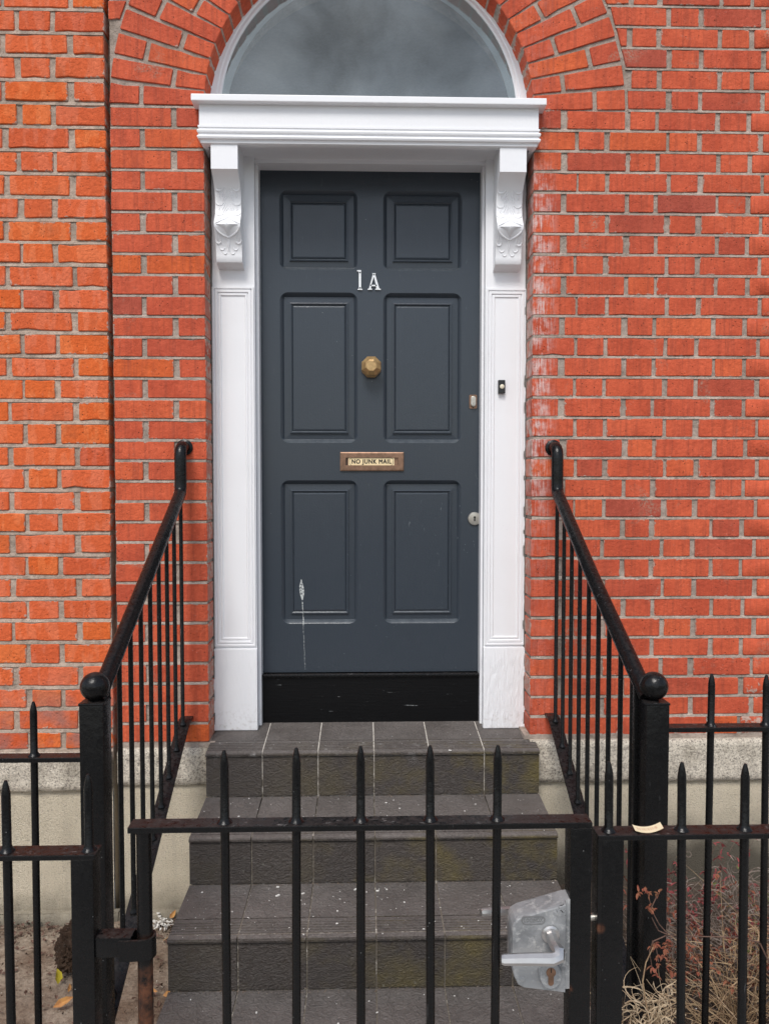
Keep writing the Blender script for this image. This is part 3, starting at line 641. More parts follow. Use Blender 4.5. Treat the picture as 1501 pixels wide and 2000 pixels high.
console(-0.5695, -0.474); console(0.4705, 0.5675)
# entablature: profile carried round the three free sides (offset, height)
prof = [(0.0, 2.979), (0.0, 2.9055), (.004, 2.904), (.004, 2.8975), (.001, 2.896), (.001, 2.892), (.005, 2.8895), (.0075, 2.8845), (.006, 2.879), (.001, 2.8755), (.001, 2.872), (.005, 2.869), (.007, 2.864), (.0045, 2.858), (-.002, 2.8545), (-.004, 2.850), (-.004, 2.846), (-.010, 2.842), (-.016, 2.840), (-.026, 2.8405), (-.030, 2.860)]
HX, FY = 0.608, -0.040
ent = MB(); ent.rings([[(-HX - o, 0.12, z), (-HX - o, FY - o, z), (HX + o, FY - o, z), (HX + o, 0.12, z)] for o, z in prof], close=False)
ent.add([(-HX, FY + .03, 2.860), (HX, FY + .03, 2.860), (HX, 0.14, 2.860), (-HX, 0.14, 2.860)], [(0, 1, 2, 3)])
ent_o = ent.build('entablature', 'white', case, 30)
MB().box(-0.631, 0.631, -0.066, 0.15, 2.979, 3.003, 0.003).build('cornice_shelf', 'white', ent_o)
MB().box(-0.436, 0.446, 0.130, 0.255, 2.846, 2.862, 0.002).build('door_head', 'white', case)
for xa, xb in ((-0.4345, -0.4295), (0.4385, 0.4435)): MB().box(xa - .004, xb + .004, 0.150, 0.25, 0.676, 2.848).build('door_stop', 'white', case)
# fanlight
FZ = 3.022
def half_ring(r, z0=0.0, n=40): return [(r * math.cos(math.pi * k / n), FZ + max(r * math.sin(math.pi * k / n), z0)) for k in range(n + 1)]
fan = MB()
pf = [(0.615, .300), (0.615, .084), (0.601, .084), (0.593, .089), (0.574, .092), (0.570, .097), (0.561, .098), (0.556, .103), (0.554, .200)]
fan.rings([[(r * math.cos(math.pi * k / 48), y, FZ + r * math.sin(math.pi * k / 48)) for k in range(49)] for r, y in pf], close=False)
fan_o = fan.build('fanlight', 'white', case, 30)
MB().box(-0.60, 0.60, 0.080, 0.24, 3.003, 3.066, 0.004).build('fanlight_sill', 'white', fan_o)
hr = half_ring(0.560); MB().rings([[(x, y, z) for x, z in hr] for y in (.1055, .1095)], cap_first=True, cap_last=True).build('pane', 'glass', fan_o)
for sx in (-1, 1):
    cw2 = MB()
    cw2.tube([(sx * (0.601 + .002 * nz(i, sx, 0, .7)), 0.106, 0.69 + i * 0.03) for i in range(73)], [0.006 + 0.003 * nz(sx, i, 0, .9) for i in range(73)], 6)
    cw2.build('joint_filler', 'caulk', case, 60)
bell = thing('doorbell', (0.505, 0.105, 1.972), 'small black doorbell with cream push button on the white pilaster', 'doorbell')
MB().box(0.492, 0.518, 0.094, 0.112, 1.973, 2.024, 0.002).build('plate', 'plastic', bell)
MB().lathe((0.5055, 0.094, 1.9985), [(0.0085, -.002), (0.0085, .002), (0.006, .0035), (0.001, .004)], 18, 'y').build('button', 'cream', bell, 40)

# ------------------------------------------------------------------ front door
DY = 0.200
door = thing('front_door', (0.006, DY, 0.873), 'slate grey six panel front door numbered 1A with brass knob', 'door')
cols = [(-0.3515, -0.0465), (0.0535, 0.3640)]; rows = [(2.4625, 2.7727), (1.7881, 2.3771), (1.0689, 1.6404)]
X0, X1, Z0, Z1 = -0.437, 0.4465, 0.8735, 2.852
holes = [(a, b, c, d) for c, d in rows for a, b in cols]
ol = [(X0, Z0), (X1, Z0), (X1, Z1), (X0, Z1)]
CH, RD = 0.0155, 0.034
vs, fs = fill2d([ol] + [rrect(*h, RD) for h in holes], DY, 0.0)
leaf = MB().add(vs, fs)
for a, b, c, d in holes:
    o1 = rrect(a, b, c, d, RD)
    def inner(p): return (min(max(p[0], a + CH), b - CH), min(max(p[1], c + CH), d - CH))
    leaf.rings([[(p[0], DY, p[1]) for p in o1], [((p[0] * .45 + inner(p)[0] * .55), DY + .006, (p[1] * .45 + inner(p)[1] * .55)) for p in o1], [(inner(p)[0], DY + .0165, inner(p)[1]) for p in o1]])
leaf.rings([[(x, DY, z) for x, z in ol], [(x, DY + .045, z) for x, z in ol]], cap_last=True)
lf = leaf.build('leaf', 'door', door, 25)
for a, b, c, d in holes:
    y = DY + .0155; p = MB().rectprof(a + CH - .002, b - CH + .002, c + CH - .002, d - CH + .002, [(0, y + .02), (0, y), (.024, y - .0015), (.0245, y - .0075), (.029, y - .0085), (.0335, y - .005), (.0345, y - .0015), (.038, y - .0045), (.042, y - .0055)])
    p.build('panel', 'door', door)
# knob: octagonal, faceted
kx, kz = 0.0065, 2.083
MB().lathe((kx, DY, kz), [(0.040, -.002), (0.040, .004), (0.034, .008), (0.018, .012), (0.018, .026), (0.032, .030), (0.0415, .040), (0.0395, .052), (0.0235, .066), (0.0205, .0675), (0.019, .0665)], 8, 'y').build('knob', 'brass', door)
# letter plate
lp = MB(); lp.rectprof(-0.1164, 0.1348, 1.6775, 1.7515, [(0, DY + .001), (0, DY - .006), (.004, DY - .0075), (.022, DY - .0075), (.0225, DY - .001)], cap=False)
lpo = lp.build('letter_plate', 'bronze', door)
MB().box(-0.095, 0.113, DY - .0025, DY + .002, 1.698, 1.731).build('flap', 'bronze', lpo)
MB().box(-0.0935, -0.0885, DY - .0030, DY, 1.6995, 1.7295).build('flap_gap', 'hole', lpo)
st = MB().box(-0.0835, 0.0975, DY - .0042, DY - .0022, 1.6955, 1.7325, 0.0006).build('sticker', 'gold', lpo)
vs, fs = fill2d([rrect(-0.0795, 0.0935, 1.6985, 1.7295, .011), rrect(-0.0783, 0.0923, 1.6997, 1.7283, .010)], DY - .0046, 0.0003); MB().add(vs, fs).build('print_border', 'ink', lpo)
lt = MB()
for q, (dx, dz) in enumerate(((-.0008, .0004), (.0008, .0004), (-.0008, -.0004), (.0008, -.0004), (0, .0006), (0, -.0006), (0, 0))):
    vs, fs = text2d('NO JUNK MAIL', 0.0070 + dx, 1.7140 + dz, DY - .0047 - q * .00004, 0.0238, 0.0004, 0.156); lt.add(vs, fs)
lt.build('lettering', 'ink', lpo)
# numerals, cast metal with screw heads
one = [(-.0487, 2.462), (-.0485, 2.458), (-.0418, 2.457), (-.0418, 2.391), (-.0465, 2.3895), (-.0465, 2.3865), (-.0275, 2.3865), (-.0275, 2.3895), (-.0328, 2.391), (-.0328, 2.463), (-.044, 2.463)]
vs, fs = fill2d([one], DY - .004, .005); n1 = MB().add(vs, fs).build('numeral', 'chrome', door)
for z in (2.4535, 2.394): MB().lathe((-.037, DY - .0065, z), [(.0030, -.001), (.0030, .001), (.0015, .0015)], 10, 'y').build('screw', 'hole', n1)
Aq = [(-.0070, 2.3870), (-.0070, 2.3905), (-.0020, 2.3920), (.0130, 2.4470), (.0110, 2.4510), (.0240, 2.4510), (.0220, 2.4470), (.0385, 2.3920), (.0440, 2.3905), (.0440, 2.3870), (.0225, 2.3870), (.0225, 2.3905), (.0270, 2.3925), (.0250, 2.4010), (.0075, 2.4010), (.0055, 2.3925), (.0100, 2.3905), (.0100, 2.3870)]
Ah = [(.0072, 2.4062), (.0252, 2.4062), (.0168, 2.4375)]
vs, fs = fill2d([Aq, Ah], DY - .004, .005); nA = MB().add(vs, fs).build('letter', 'chrome', door)
for x, z in ((.0172, 2.4455), (.0055, 2.4042), (.0262, 2.4042)): MB().lathe((x, DY - .0065, z), [(.0028, -.001), (.0028, .001), (.0015, .0015)], 10, 'y').build('screw', 'hole', nA)
# night latch
vs, fs = fill2d([rrect(.3945, .4245, 1.9245, 1.9790, .004)], DY - .0015, .004); nl = MB().add(vs, fs).build('night_latch', 'bronze', door)
vs, fs = fill2d([rrect(.4005, .4185, 1.9330, 1.9720, .0088)], DY - .006, .010, .001); MB().add(vs, fs).build('cylinder', 'steel', nl)
MB().lathe((.4095, DY - .011, 1.9425), [(.0080, -.001), (.0080, .003), (.0070, .004), (.0050, .004)], 18, 'y').build('plug', 'steel', nl, 40)
MB().box(.4087, .4103, DY - .0158, DY - .014, 1.9370, 1.9465).build('key_slot', 'hole', nl)
for z in (1.9752, 1.9285): MB().lathe((.4095, DY - .0035, z), [(.0022, -.001), (.0022, .001), (.001, .0012)], 8, 'y').build('screw', 'hole', nl)
# mortice escutcheon
es = MB().lathe((.4170, DY, 1.4876), [(.0265, -.001), (.0265, .005), (.0245, .0075), (.0215, .0080), (.002, .0080)], 32, 'y').build('escutcheon', 'steel', door, 40)
vs, fs = fill2d([rrect(.4143, .4197, 1.4775, 1.4890, .002)], DY - .0086, .001); kh = MB().add(vs, fs)
vs, fs = fill2d([circ(.4170, 1.4930, .0046)], DY - .0089, .001); kh.add(vs, fs); kh.build('keyhole', 'hole', es)
MB().lathe((-.276, DY + .013, 1.131), [(.0032, -.002), (.0032, .0015), (.001, .0018)], 10, 'y').build('screw', 'hole', door)
sl = tag(MB().box(-0.4325, 0.4420, 0.178, 0.26, 0.655, 0.8600, 0.003).build('door_sill', 'sill'), 'black painted timber sill board below the grey door', 'sill')
MB().box(-0.4325, 0.4400, 0.168, 0.192, 0.8600, 0.8715, 0.003).build('weather_strip', 'iron', sl)

# ------------------------------------------------------------------ tiled steps
steps = thing('entrance_steps', (0.01, -0.46, -0.035), 'dark slate tiled entrance steps with pale grout and ribbed nosings', 'steps')
SX = [-0.596, -0.393, -0.191, 0.013, 0.215, 0.417, 0.619]
# (nose y, nose z, back y, back z, bottom of riser)
ST = [(-.088, .652, .182, .678, .487), (-.358, .466, -.078, .487, .307), (-.638, .300, -.348, .307, .139), (-.925, .134, -.628, .139, -.036)]
cr_ = MB()
for ny, nzv, by, bz, rz in ST:
    e = .0016; s0, s1 = SX[0] + .004, SX[-1] - .004; yb = 0.18
    zb_ = bz + (bz - nzv) / (by - ny) * (yb - by) if by > .1 else bz
    cr_.hexa([(s0, ny + .014, -.04), (s1, ny + .014, -.04), (s0, yb, -.04), (s1, yb, -.04), (s0, ny + .014, nzv - e), (s1, ny + .014, nzv - e), (s0, yb, bz - e), (s1, yb, bz - e)])
cr_.build('grout_bed', 'grout', steps)
for ny, nzv, by, bz, rz in ST:
    g_ = .0021; NOS = .098
    for i in range(6):
        x0, x1 = SX[i] + (g_ if i else 0), SX[i + 1] - (g_ if i < 5 else 0)
        def zz(y): return nzv + (bz - nzv) * (y - ny) / (by - ny)
        y0, y1 = ny + NOS + .004, by - .002
        if ny > -.1 and i in (0, 5): y1 = by      # tiles run under the pilasters
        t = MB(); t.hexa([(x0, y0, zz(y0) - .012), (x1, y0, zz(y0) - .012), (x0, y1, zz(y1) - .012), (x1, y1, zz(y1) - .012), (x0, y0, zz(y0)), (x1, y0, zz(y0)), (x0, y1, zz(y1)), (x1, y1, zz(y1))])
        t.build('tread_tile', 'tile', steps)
        pr_ = [(ny + NOS, -.012), (ny + NOS, 0.0), (ny + .085, 0.0)]
        for k in range(5): pr_ += [(ny + .081 - k * .013, 0.0), (ny + .079 - k * .013, -.0022), (ny + .075 - k * .013, -.0022), (ny + .073 - k * .013, 0.0)]
        pr_ += [(ny + .012, 0.0), (ny + .004, -.002), (ny, -.007), (ny + .001, -.013), (ny + .006, -.016), (ny + .02, -.016)]
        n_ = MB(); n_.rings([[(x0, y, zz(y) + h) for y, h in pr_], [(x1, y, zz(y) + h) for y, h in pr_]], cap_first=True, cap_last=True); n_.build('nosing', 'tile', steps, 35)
        t = MB().box(x0, x1, ny + .008, ny + .018, rz + .003, nzv - .019, .0015); t.build('riser_tile', 'tile', steps)
# grit and moss gathered in the corners, pale flakes on the treads
grit = MB(); fl = MB()
for si, (ny, nzv, by, bz, rz) in enumerate(ST):
    if si == 0: continue
    ry = ST[si - 1][0] + .008
    for _ in range(430):
        x = random.uniform(SX[0], SX[-1]); d = abs(random.gauss(0, .006)); y = ry - d - .001; z = bz + random.uniform(0, .004) * (1 if d < .006 else 0); r = random.uniform(.0008, .0028)
        grit.add([(x + r * random.uniform(-1, 1), y + r * random.uniform(-1, 1), z + r * random.uniform(-.5, 1.2)) for _ in range(4)], [(0, 1, 2), (0, 2, 3), (0, 3, 1), (1, 3, 2)])
def zz_step(y):
    for ny, nzv, by, bz, rz in ST:
        if ny <= y <= by: return nzv + (bz - nzv) * (y - ny) / (by - ny)
for _ in range(320):
    s_ = random.choice((0, 1, 1, 2, 2, 2, 3)); ny, nzv, by, bz, rz = ST[s_]; x = random.uniform(SX[0] + .01, SX[-1] - .01); y = random.uniform(ny + .01, min(by - .015, .07)); z = zz_step(y) + .0004
    r = random.choice((.0008, .0012, .0012, .0018, .0018, .0030)) * random.uniform(.7, 1.3) * (.6 if s_ == 0 else 1); a = random.uniform(0, 6.3)
    ca, sa = math.cos(a), math.sin(a); w = random.uniform(.35, .9)
    q = [(x + (u * ca - v * w * sa) * r, y + (u * sa + v * w * ca) * r, z) for u, v in ((-1, -.7), (.8, -1), (1, .6), (-.5, 1))]
    fl.add(q + [(p[0], p[1], z + r * .4) for p in q], [(0, 1, 2, 3), (4, 5, 6, 7), (0, 1, 5, 4), (1, 2, 6, 5), (2, 3, 7, 6), (3, 0, 4, 7)])
for x, y, l in ((-.36, -.30, .013), (-.36, -.27, .010), (.29, -.085, .010), (.52, -.30, .009), (-.43, -.57, .014), (-.30, -.42, .015), (-.305, -.37, .010), (-.22, -.41, .011), (-.05, -.39, .014), (.02, -.40, .010)):
    z = zz_step(y) + .0006; a = random.uniform(-.6, .9); ca, sa = math.cos(a), math.sin(a)
    q = [(x + u * l * ca - v * l * .35 * sa, y + u * l * sa + v * l * .35 * ca, z) for u, v in ((-.5, -.6), (.5, -.5), (.55, .5), (-.4, .7))]
    fl.add(q + [(p[0], p[1], z + .0025) for p in q], [(0, 1, 2, 3), (4, 5, 6, 7), (0, 1, 5, 4), (1, 2, 6, 5), (2, 3, 7, 6), (3, 0, 4, 7)])
tag(grit.build('grit', 'soil_l'), 'gritty dirt and moss gathered along the foot of each step riser', 'grit', kind='stuff')
tag(fl.build('flakes', 'flake'), 'scattered white crumbs and flakes lying on the dark steps', 'debris', kind='stuff')

# ------------------------------------------------------------------ ironwork
def spike_bar(x, y, z0, z1, r=.0082, rails=(), n=12):
    pr_ = [(r, z0)]
    for zr in rails: pr_ += [(r, zr), (r * 1.75, zr + .0005), (r * 1.35, zr + .004), (r, zr + .009)]
    pr_ += [(r, z1 - .030), (r * .97, z1 - .026), (r * .80, z1 - .016), (r * .52, z1 - .006), (r * .34, z1 - .001), (r * .12, z1)]
    return MB().lathe((x, y, 0), pr_, n)
def stair_rail(s, X, top, ball_z, nx, label):
    root = thing('stair_railing', (nx, -.94, -.03), label, 'railing', 'stair railings beside the steps')
    nw = MB().box(nx - .0290, nx + .0290, -.970, -.911, -.04, top, .003).build('newel_post', 'iron', root, 30)
    MB().box(nx - .0305, nx + .0305, -.9715, -.9095, top - .0, top + .006, .002).build('cap', 'iron', nw)
    rb = .0350; prb = [(.012, top + .004), (.013, ball_z - rb * .96)] + [(rb * math.sin(R(a)), ball_z - rb * math.cos(R(a))) for a in range(22, 180, 9)] + [(.001, ball_z + rb)]
    MB().lathe((nx, -.940, 0), prb, 28).build('ball_finial', 'iron', nw, 60)
    hz = lambda y: 1.635 + .58 * y
    path = [(X, .02, 1.760), (X, -.030, 1.760), (X, -.046, 1.757), (X, -.058, 1.748), (X, -.064, 1.733), (X, -.066, 1.715), (X, -.066, 1.640), (X, -.067, 1.612), (X, -.073, 1.594), (X, -.085, hz(-.085)), (X, -.50, hz(-.50)), (nx * .35 + X * .65, -.905, hz(-.905)), (nx * .5 + X * .5, -.935, hz(-.94))]
    MB().tube(path, .0215, 16).build('handrail', 'iron', root, 50)
    MB().lathe((X, 0.0, 1.760), [(.030, -.01), (.030, .004), (.024, .007), (.0215, .008)], 18, 'y').build('wall_flange', 'iron', root, 40)
    bz = lambda y: .792 + .58 * y
    ww = .0225; bar = MB(); th = .008
    def sect(y, dz=0): return [(X - ww, y, bz(y) - th + dz), (X + ww, y, bz(y) - th + dz), (X + ww, y, bz(y) + dz), (X - ww, y, bz(y) + dz)]
    tip = [(X - s * ww - (0.0) , .02, .762), (X + ww, .02, .762), (X + ww, .02, .770), (X - ww, .02, .770)]
    bar.rings([[(X - ww, .02, .754), (X + ww, .02, .754), (X + ww, .02, .763), (X - ww, .02, .763)], [(X - ww, -.035, .752), (X + ww, -.035, .752), (X + ww, -.035, .761), (X - ww, -.035, .761)], sect(-.055, -.004), sect(-.085), sect(-.50), sect(-.935)], cap_first=True, cap_last=True)
    bar.build('base_bar', 'iron', root)
    for i, y in enumerate((-.070, -.170, -.270, -.370, -.470, -.570, -.670, -.770, -.862)):
        b = MB().lathe((X, y, 0), [(.0070, bz(y) - .006), (.0125, bz(y) + .002), (.010, bz(y) + .008), (.0070, bz(y) + .014), (.0070, hz(y) - .006 if i else 1.60)], 10)
        b.build('baluster', 'iron', root, 40)
    MB().box(X - .012, X + .012, -.9105, -.895, bz(-.9) - .004, hz(-.9), .002).build('end_upright', 'iron', root)
stair_rail(-1, -0.680, 1.088, 1.1285, -0.685, 'black iron stair railing with ball topped newel, on the side of the orange brick')
stair_rail(1, 0.680, 1.078, 1.1200, 0.706, 'black iron stair railing with ball topped newel, beside the dried plants')

def railing(name, loc, label, rail_z, xs, x0, x1, y, tops, z0=-.03, rail_h=.010, rail_d=.040, post=None, r=.0082, low=.12):
    root = thing(name, loc, label, 'railing', 'spiked railings along the front garden')
    MB().box(x0, x1, y - rail_d / 2, y + rail_d / 2, rail_z - rail_h / 2, rail_z + rail_h / 2, .0018).build('top_rail', 'iron', root)
    MB().box(x0, x1, y - rail_d / 2, y + rail_d / 2, low - .005, low + .005, .0018).build('bottom_rail', 'iron', root)
    if post: MB().box(post[0], post[1], y - .020, y + .020, z0 - .01, rail_z - rail_h / 2 + .001, .0022).build('post', 'iron', root, 30)
    for x, t in zip(xs, tops):
        on_post = post and post[0] < x < post[1]
        o_ = spike_bar(x, y, rail_z if on_post else low, t, r, (rail_z + rail_h / 2,)).build('spiked_bar', 'iron', root, 40, (x, y, rail_z)); o_.rotation_euler = (random.gauss(0, .004), random.gauss(0, .004), random.uniform(0, 3))
    return root
# dividing railings running from the newels
railing('boundary_railing', (-1.0, -.94, -.03), 'black spiked railing in front of the orange brick wall, joined to the ball topped newel', .951, [-.836, -.975, -1.11, -1.25, -1.39], -1.9, -.712, -.94, [1.092] * 5, r=.0088, rail_h=.012, rail_d=.036)
railing('boundary_railing', (1.0, -.94, -.03), 'black spiked railing over the dried plants, joined to the ball topped newel', 1.012, [.8525, .9935, 1.13, 1.27, 1.41], .734, 1.9, -.94, [1.150, 1.146, 1.15, 1.15, 1.15], r=.0088, rail_h=.012, rail_d=.036)
GY = -1.43
lf_ = railing('street_railing', (-.53, GY, -.03), 'low black street railing with the hinge clamp that holds the gate', .952, [-.5255, -.674, -.80, -.93, -1.06, -1.19], -1.8, -.5085, GY, [1.098, 1.088, 1.09, 1.09, 1.09, 1.09], post=(-.5525, -.5120))
# strap hinge round the gate pole
hg = MB(); hg.box(-.5125, -.447, GY - .016, GY + .016, .763, .800, .003)
PX, PYY = -.4257, GY
hp = [(-.468, GY - .0215)] + [(PX + .0200 * math.cos(R(a)), PYY + .0200 * math.sin(R(a))) for a in range(-95, 101, 15)] + [(-.468, GY + .0215)]
hi = [(-.468, GY - .0165)] + [(PX + .0150 * math.cos(R(a)), PYY + .0150 * math.sin(R(a))) for a in range(-95, 101, 15)] + [(-.468, GY + .0165)]
hg.rings([[(x, y, .758) for x, y in hp], [(x, y, .796) for x, y in hp], [(x, y, .796) for x, y in hi], [(x, y, .758) for x, y in hi], [(x, y, .758) for x, y in hp]], close=False)
hg.build('hinge_clamp', 'iron', lf_, 30)
rf_ = railing('street_railing', (.436, GY, -.03), 'low black street railing with a paper ticket lying on its rail', .976, [.4345, .572, .691, .815, .94, 1.065], .4085, 1.8, GY, [1.1125, 1.110, 1.106, 1.11, 1.11, 1.11], post=(.4160, .4570))
MB().box(.4085, .4165, GY - .020, GY + .016, -.03, .974, .0015).build('stop_plate', 'iron', rf_)
# gate
gate = thing('garden_gate', (-.43, GY, -.03), 'low black iron gate with spiked bars and a galvanised lock', 'gate')
GZ = 1.000
MB().box(-.4500, .3985, GY - .019, GY + .019, GZ - .0055, GZ + .0055, .0016).build('top_rail', 'iron', gate)
MB().box(-.4257, .3985, GY - .019, GY + .019, .10, .111, .0016).build('bottom_rail', 'iron', gate)
MB().box(.3575, .3970, GY - .020, GY + .020, .02, GZ - .0050, .002).build('lock_stile', 'iron', gate, 30)
MB().tube([(PX, GY, -.03), (PX, GY, .40), (PX, GY, .75), (PX, GY, GZ - .005)], .0138, 18).build('hinge_pole', 'iron', gate, 40)
MB().lathe((PX, GY, 0), [(.0150, GZ - .012), (.0155, GZ - .008), (.0150, GZ - .004)], 18).build('pole_collar', 'iron', gate, 40)
for x, t in ((-.2776, 1.1405), (-.1464, 1.1440), (-.0278, 1.1460), (.1008, 1.1455), (.2253, 1.1455)):
    o_ = spike_bar(x, GY, .105, t, .0083, (GZ + .0055,)).build('spiked_bar', 'iron', gate, 40, (x, GY, GZ)); o_.rotation_euler = (random.gauss(0, .003), random.gauss(0, .003), random.uniform(0, 3))
# lock case (front view outline), levers, cylinder
out = [(.2700, .7040), (.3585, .6930), (.3585, .8620), (.3470, .8600), (.2650, .8370), (.2550, .8310), (.2495, .8220), (.2480, .8100), (.2485, .7440), (.2530, .7240), (.2600, .7095)]
LY0, LY1 = -1.4625, -1.415
lk = MB()
def inn(p, k): cx, cz = .31, .775; return (p[0] + (cx - p[0]) * k, p[1] + (cz - p[1]) * k)
outf = [(min(x, .3475), z) for x, z in out]
lk.rings([[(x, LY1, z) for x, z in out], [(x, LY0 + .013, z) for x, z in out], [(x, LY0 + .0125, z) for x, z in outf], [(x, LY0 + .006, z) for x, z in outf]] + [[(inn(p, k)[0], y, inn(p, k)[1]) for p in outf] for k, y in ((.010, LY0 + .0022), (.022, LY0 + .0004), (.032, LY0))], cap_last=True, cap_first=True)
lko = lk.build('lock', 'zinc', gate)
for x, z in ((.3290, .8440), (.2685, .7205)): MB().lathe((x, LY0, z), [(.0052, -.001), (.0050, .0008), (.003, .0014)], 14, 'y').build('rivet', 'zinc', lko, 40)
vs, fs = fill2d([rrect(.2650, .3085, .8240, .8395, .0075), rrect(.2668, .3067, .8258, .8377, .0058)], LY0 - .0002, .0014, .0003); bd = MB().add(vs, fs); bd.build('badge_rim', 'zinc_dark', lko)
vs, fs = text2d('LOCINOX', .2868, .8315, LY0 - .0003, .0100, .0012, .034, .0002); MB().add(vs, fs).build('badge_lettering', 'zinc_dark', lko)
def lever(y0, sgn, x, z, tip):
    e = MB(); yy = y0 + sgn * .052
    e.lathe((x, y0, z), [(.0165, -.002 * -sgn * sgn), (.0165, .004), (.0130, .006)], 20, 'y') if sgn < 0 else None
    rb_ = [(x, y0, z), (x, y0 + sgn * .030, z - .001), (x + .004, y0 + sgn * .045, z - .004), (x + .002, y0 + sgn * .053, z - .010), (x - .010, y0 + sgn * .055, z - .0125), (x - .05, yy, z - .0135), (tip + .004, yy - sgn * .002, z - .0150), (tip, yy - sgn * .003, z - .0152)]
    e.tube(rb_, [.0110, .0110, .0118, .0118, .0114, .0106, .0096, .0080], 8, flat=.78)
    return e.build('lever', 'alu', lko, 30)
lever(LY0, -1, .3180, .8060, .2205); lever(LY1, 1, .3180, .8060, .2060)
ov = MB(); ocx, ocz = .3170, .7345
ov.rings([[(ocx + .0205 * k * math.cos(2 * math.pi * i / 28), y, ocz + .0255 * k * math.sin(2 * math.pi * i / 28)) for i in range(28)] for k, y in ((1.0, LY0 + .001), (1.0, LY0 - .008), (.93, LY0 - .0125), (.80, LY0 - .0127))], cap_last=True)
ov.build('cylinder_boss', 'zinc', lko, 40)
vs, fs = fill2d([rrect(.3120, .3220, .7170, .7375, .0048)], LY0 - .0128, .0012); cyl = MB().add(vs, fs)
vs, fs = fill2d([circ(.3170, .7415, .0088)], LY0 - .0131, .0014); cyl.add(vs, fs); cyl.build('key_cylinder', 'bronze', lko)
MB().box(.3163, .3177, LY0 - .0145, LY0 - .0135, .7415, .7495).build('key_slot', 'hole', lko)
MB().tube([(.395, GY, .8165), (.4105, GY, .8165)], .0072, 16).build('latch_bolt', 'steel', lko, 40)

# paper ticket on the rail
tk = MB(); tz = .9812
def tf(u, v):
    x = .4800 + .053 * u; y = -1.442 + .022 * v; c = abs(u - .42) ** 2.0 * .026
    return (x + .002 * v, y, tz + .0004 + c + .0015 * v)
tk.grid(14, 4, tf); tk.grid(14, 4, lambda u, v: (tf(u, v)[0], tf(u, v)[1], tf(u, v)[2] - .0004))
tag(tk.build('paper_ticket', 'paper', None, 60, (.5065, -1.431, tz)), 'small curled cream paper ticket lying on the black rail', 'paper')

# ------------------------------------------------------------------ plants and litter
def blade(mb, p, d, L, r, curl, droop, n=7):
    p = Vector(p); d = Vector(d).normalized(); pts = [p.copy()]; ax = Vector((random.gauss(0, 1), random.gauss(0, 1), random.gauss(0, 1))).normalized()
    for i in range(n):
        d = (d + ax.cross(d) * curl / n + Vector((0, 0, -droop / n))).normalized(); p = p + d * (L / n); p.z = max(p.z, 0.004); pts.append(p.copy())
    mb.tube(pts, [r * (1 - .75 * i / n) for i in range(n + 1)], 3, False)
def tuft(name, m, c, n, spread, Lr, r, curl, droop, up, label, cat, group=None, crown=()):
    mb = MB()
    for cx, cy_, cz, rad, k, Ll, rr in crown:      # curled tips in the head of the tuft
        for _ in range(k):
            blade(mb, (cx + random.gauss(0, rad), cy_ + random.gauss(0, rad * .6), cz + random.gauss(0, rad * .8)), (random.gauss(0, 1), random.gauss(0, .6), random.gauss(.2, .8)), random.uniform(*Ll), rr * random.uniform(.6, 1.2), random.gauss(0, 5.5), random.uniform(-.3, 1.2), 9)
    for _ in range(n):
        a = random.uniform(0, 6.283); q = abs(random.gauss(0, .5)) * spread
        blade(mb, (c[0] + q * math.cos(a), c[1] + q * math.sin(a) * .7, random.uniform(0, .01)), (math.cos(a) * random.uniform(.1, 1), math.sin(a) * random.uniform(.1, .8), up * random.uniform(.4, 1.3)), random.uniform(*Lr), r * random.uniform(.6, 1.3), curl * random.gauss(0, 1), droop * random.uniform(.3, 1.4))
    return tag(mb.build(name, m, None, 60, (c[0], c[1], 0)), label, cat, 'dried plants in the flower bed')
tuft('dried_grass', 'pale_straw', (.690, -1.03, 0), 90, .085, (.26, .42), .0020, 2.6, 1.9, 2.2, 'pale curly dried grass tuft at the foot of the ball topped newel', 'dried plant', crown=((.675, -1.03, .325, .034, 90, (.05, .13), .0021), (.715, -1.03, .37, .018, 35, (.04, .09), .0018), (.62, -1.04, .30, .03, 40, (.05, .12), .0020)))
tuft('dried_grass', 'straw', (1.10, -.62, 0), 120, .14, (.18, .46), .0018, 2.4, 2.0, 1.1, 'golden dried grass clump arching behind the railing bars', 'dried plant', crown=((1.12, -.66, .24, .06, 90, (.06, .16), .0017),))
tuft('dried_grass', 'pale_straw', (1.00, -1.10, 0), 110, .09, (.22, .50), .0019, 2.6, 2.0, 1.4, 'pale straw clump between the two black railings', 'dried plant')
tuft('withered_weed', 'grey_straw', (1.00, -.38, 0), 260, .16, (.10, .34), .0013, 5.0, 1.8, 1.2, 'grey withered weed with tangled stalks near the plinth', 'dried plant', crown=((.97, -.40, .18, .06, 120, (.04, .12), .0013), (1.00, -.47, .12, .06, 110, (.04, .12), .0014)))
tuft('withered_weed', 'grey_straw', (1.26, -.42, 0), 280, .16, (.14, .40), .0013, 4.6, 1.6, 1.3, 'tall grey withered weed against the rendered plinth', 'dried plant', crown=((1.22, -.42, .26, .08, 150, (.05, .14), .0013), (1.20, -.54, .16, .06, 120, (.05, .13), .0014)))
lg = MB()
for _ in range(26):
    x = random.uniform(1.0, 1.5); y = random.uniform(-.85, -.12); a = random.uniform(2.3, 3.9)
    blade(lg, (x, y, random.uniform(.01, .10)), (math.cos(a), random.uniform(-.4, .2), random.uniform(.25, 1.1)), random.uniform(.22, .46), .0017, random.gauss(0, .25), random.uniform(.0, .5))
tag(lg.build('dry_stalks', 'straw', None, 60, (1.1, -.5, 0)), 'long thin straw stalks leaning across the flower bed', 'dried plant')
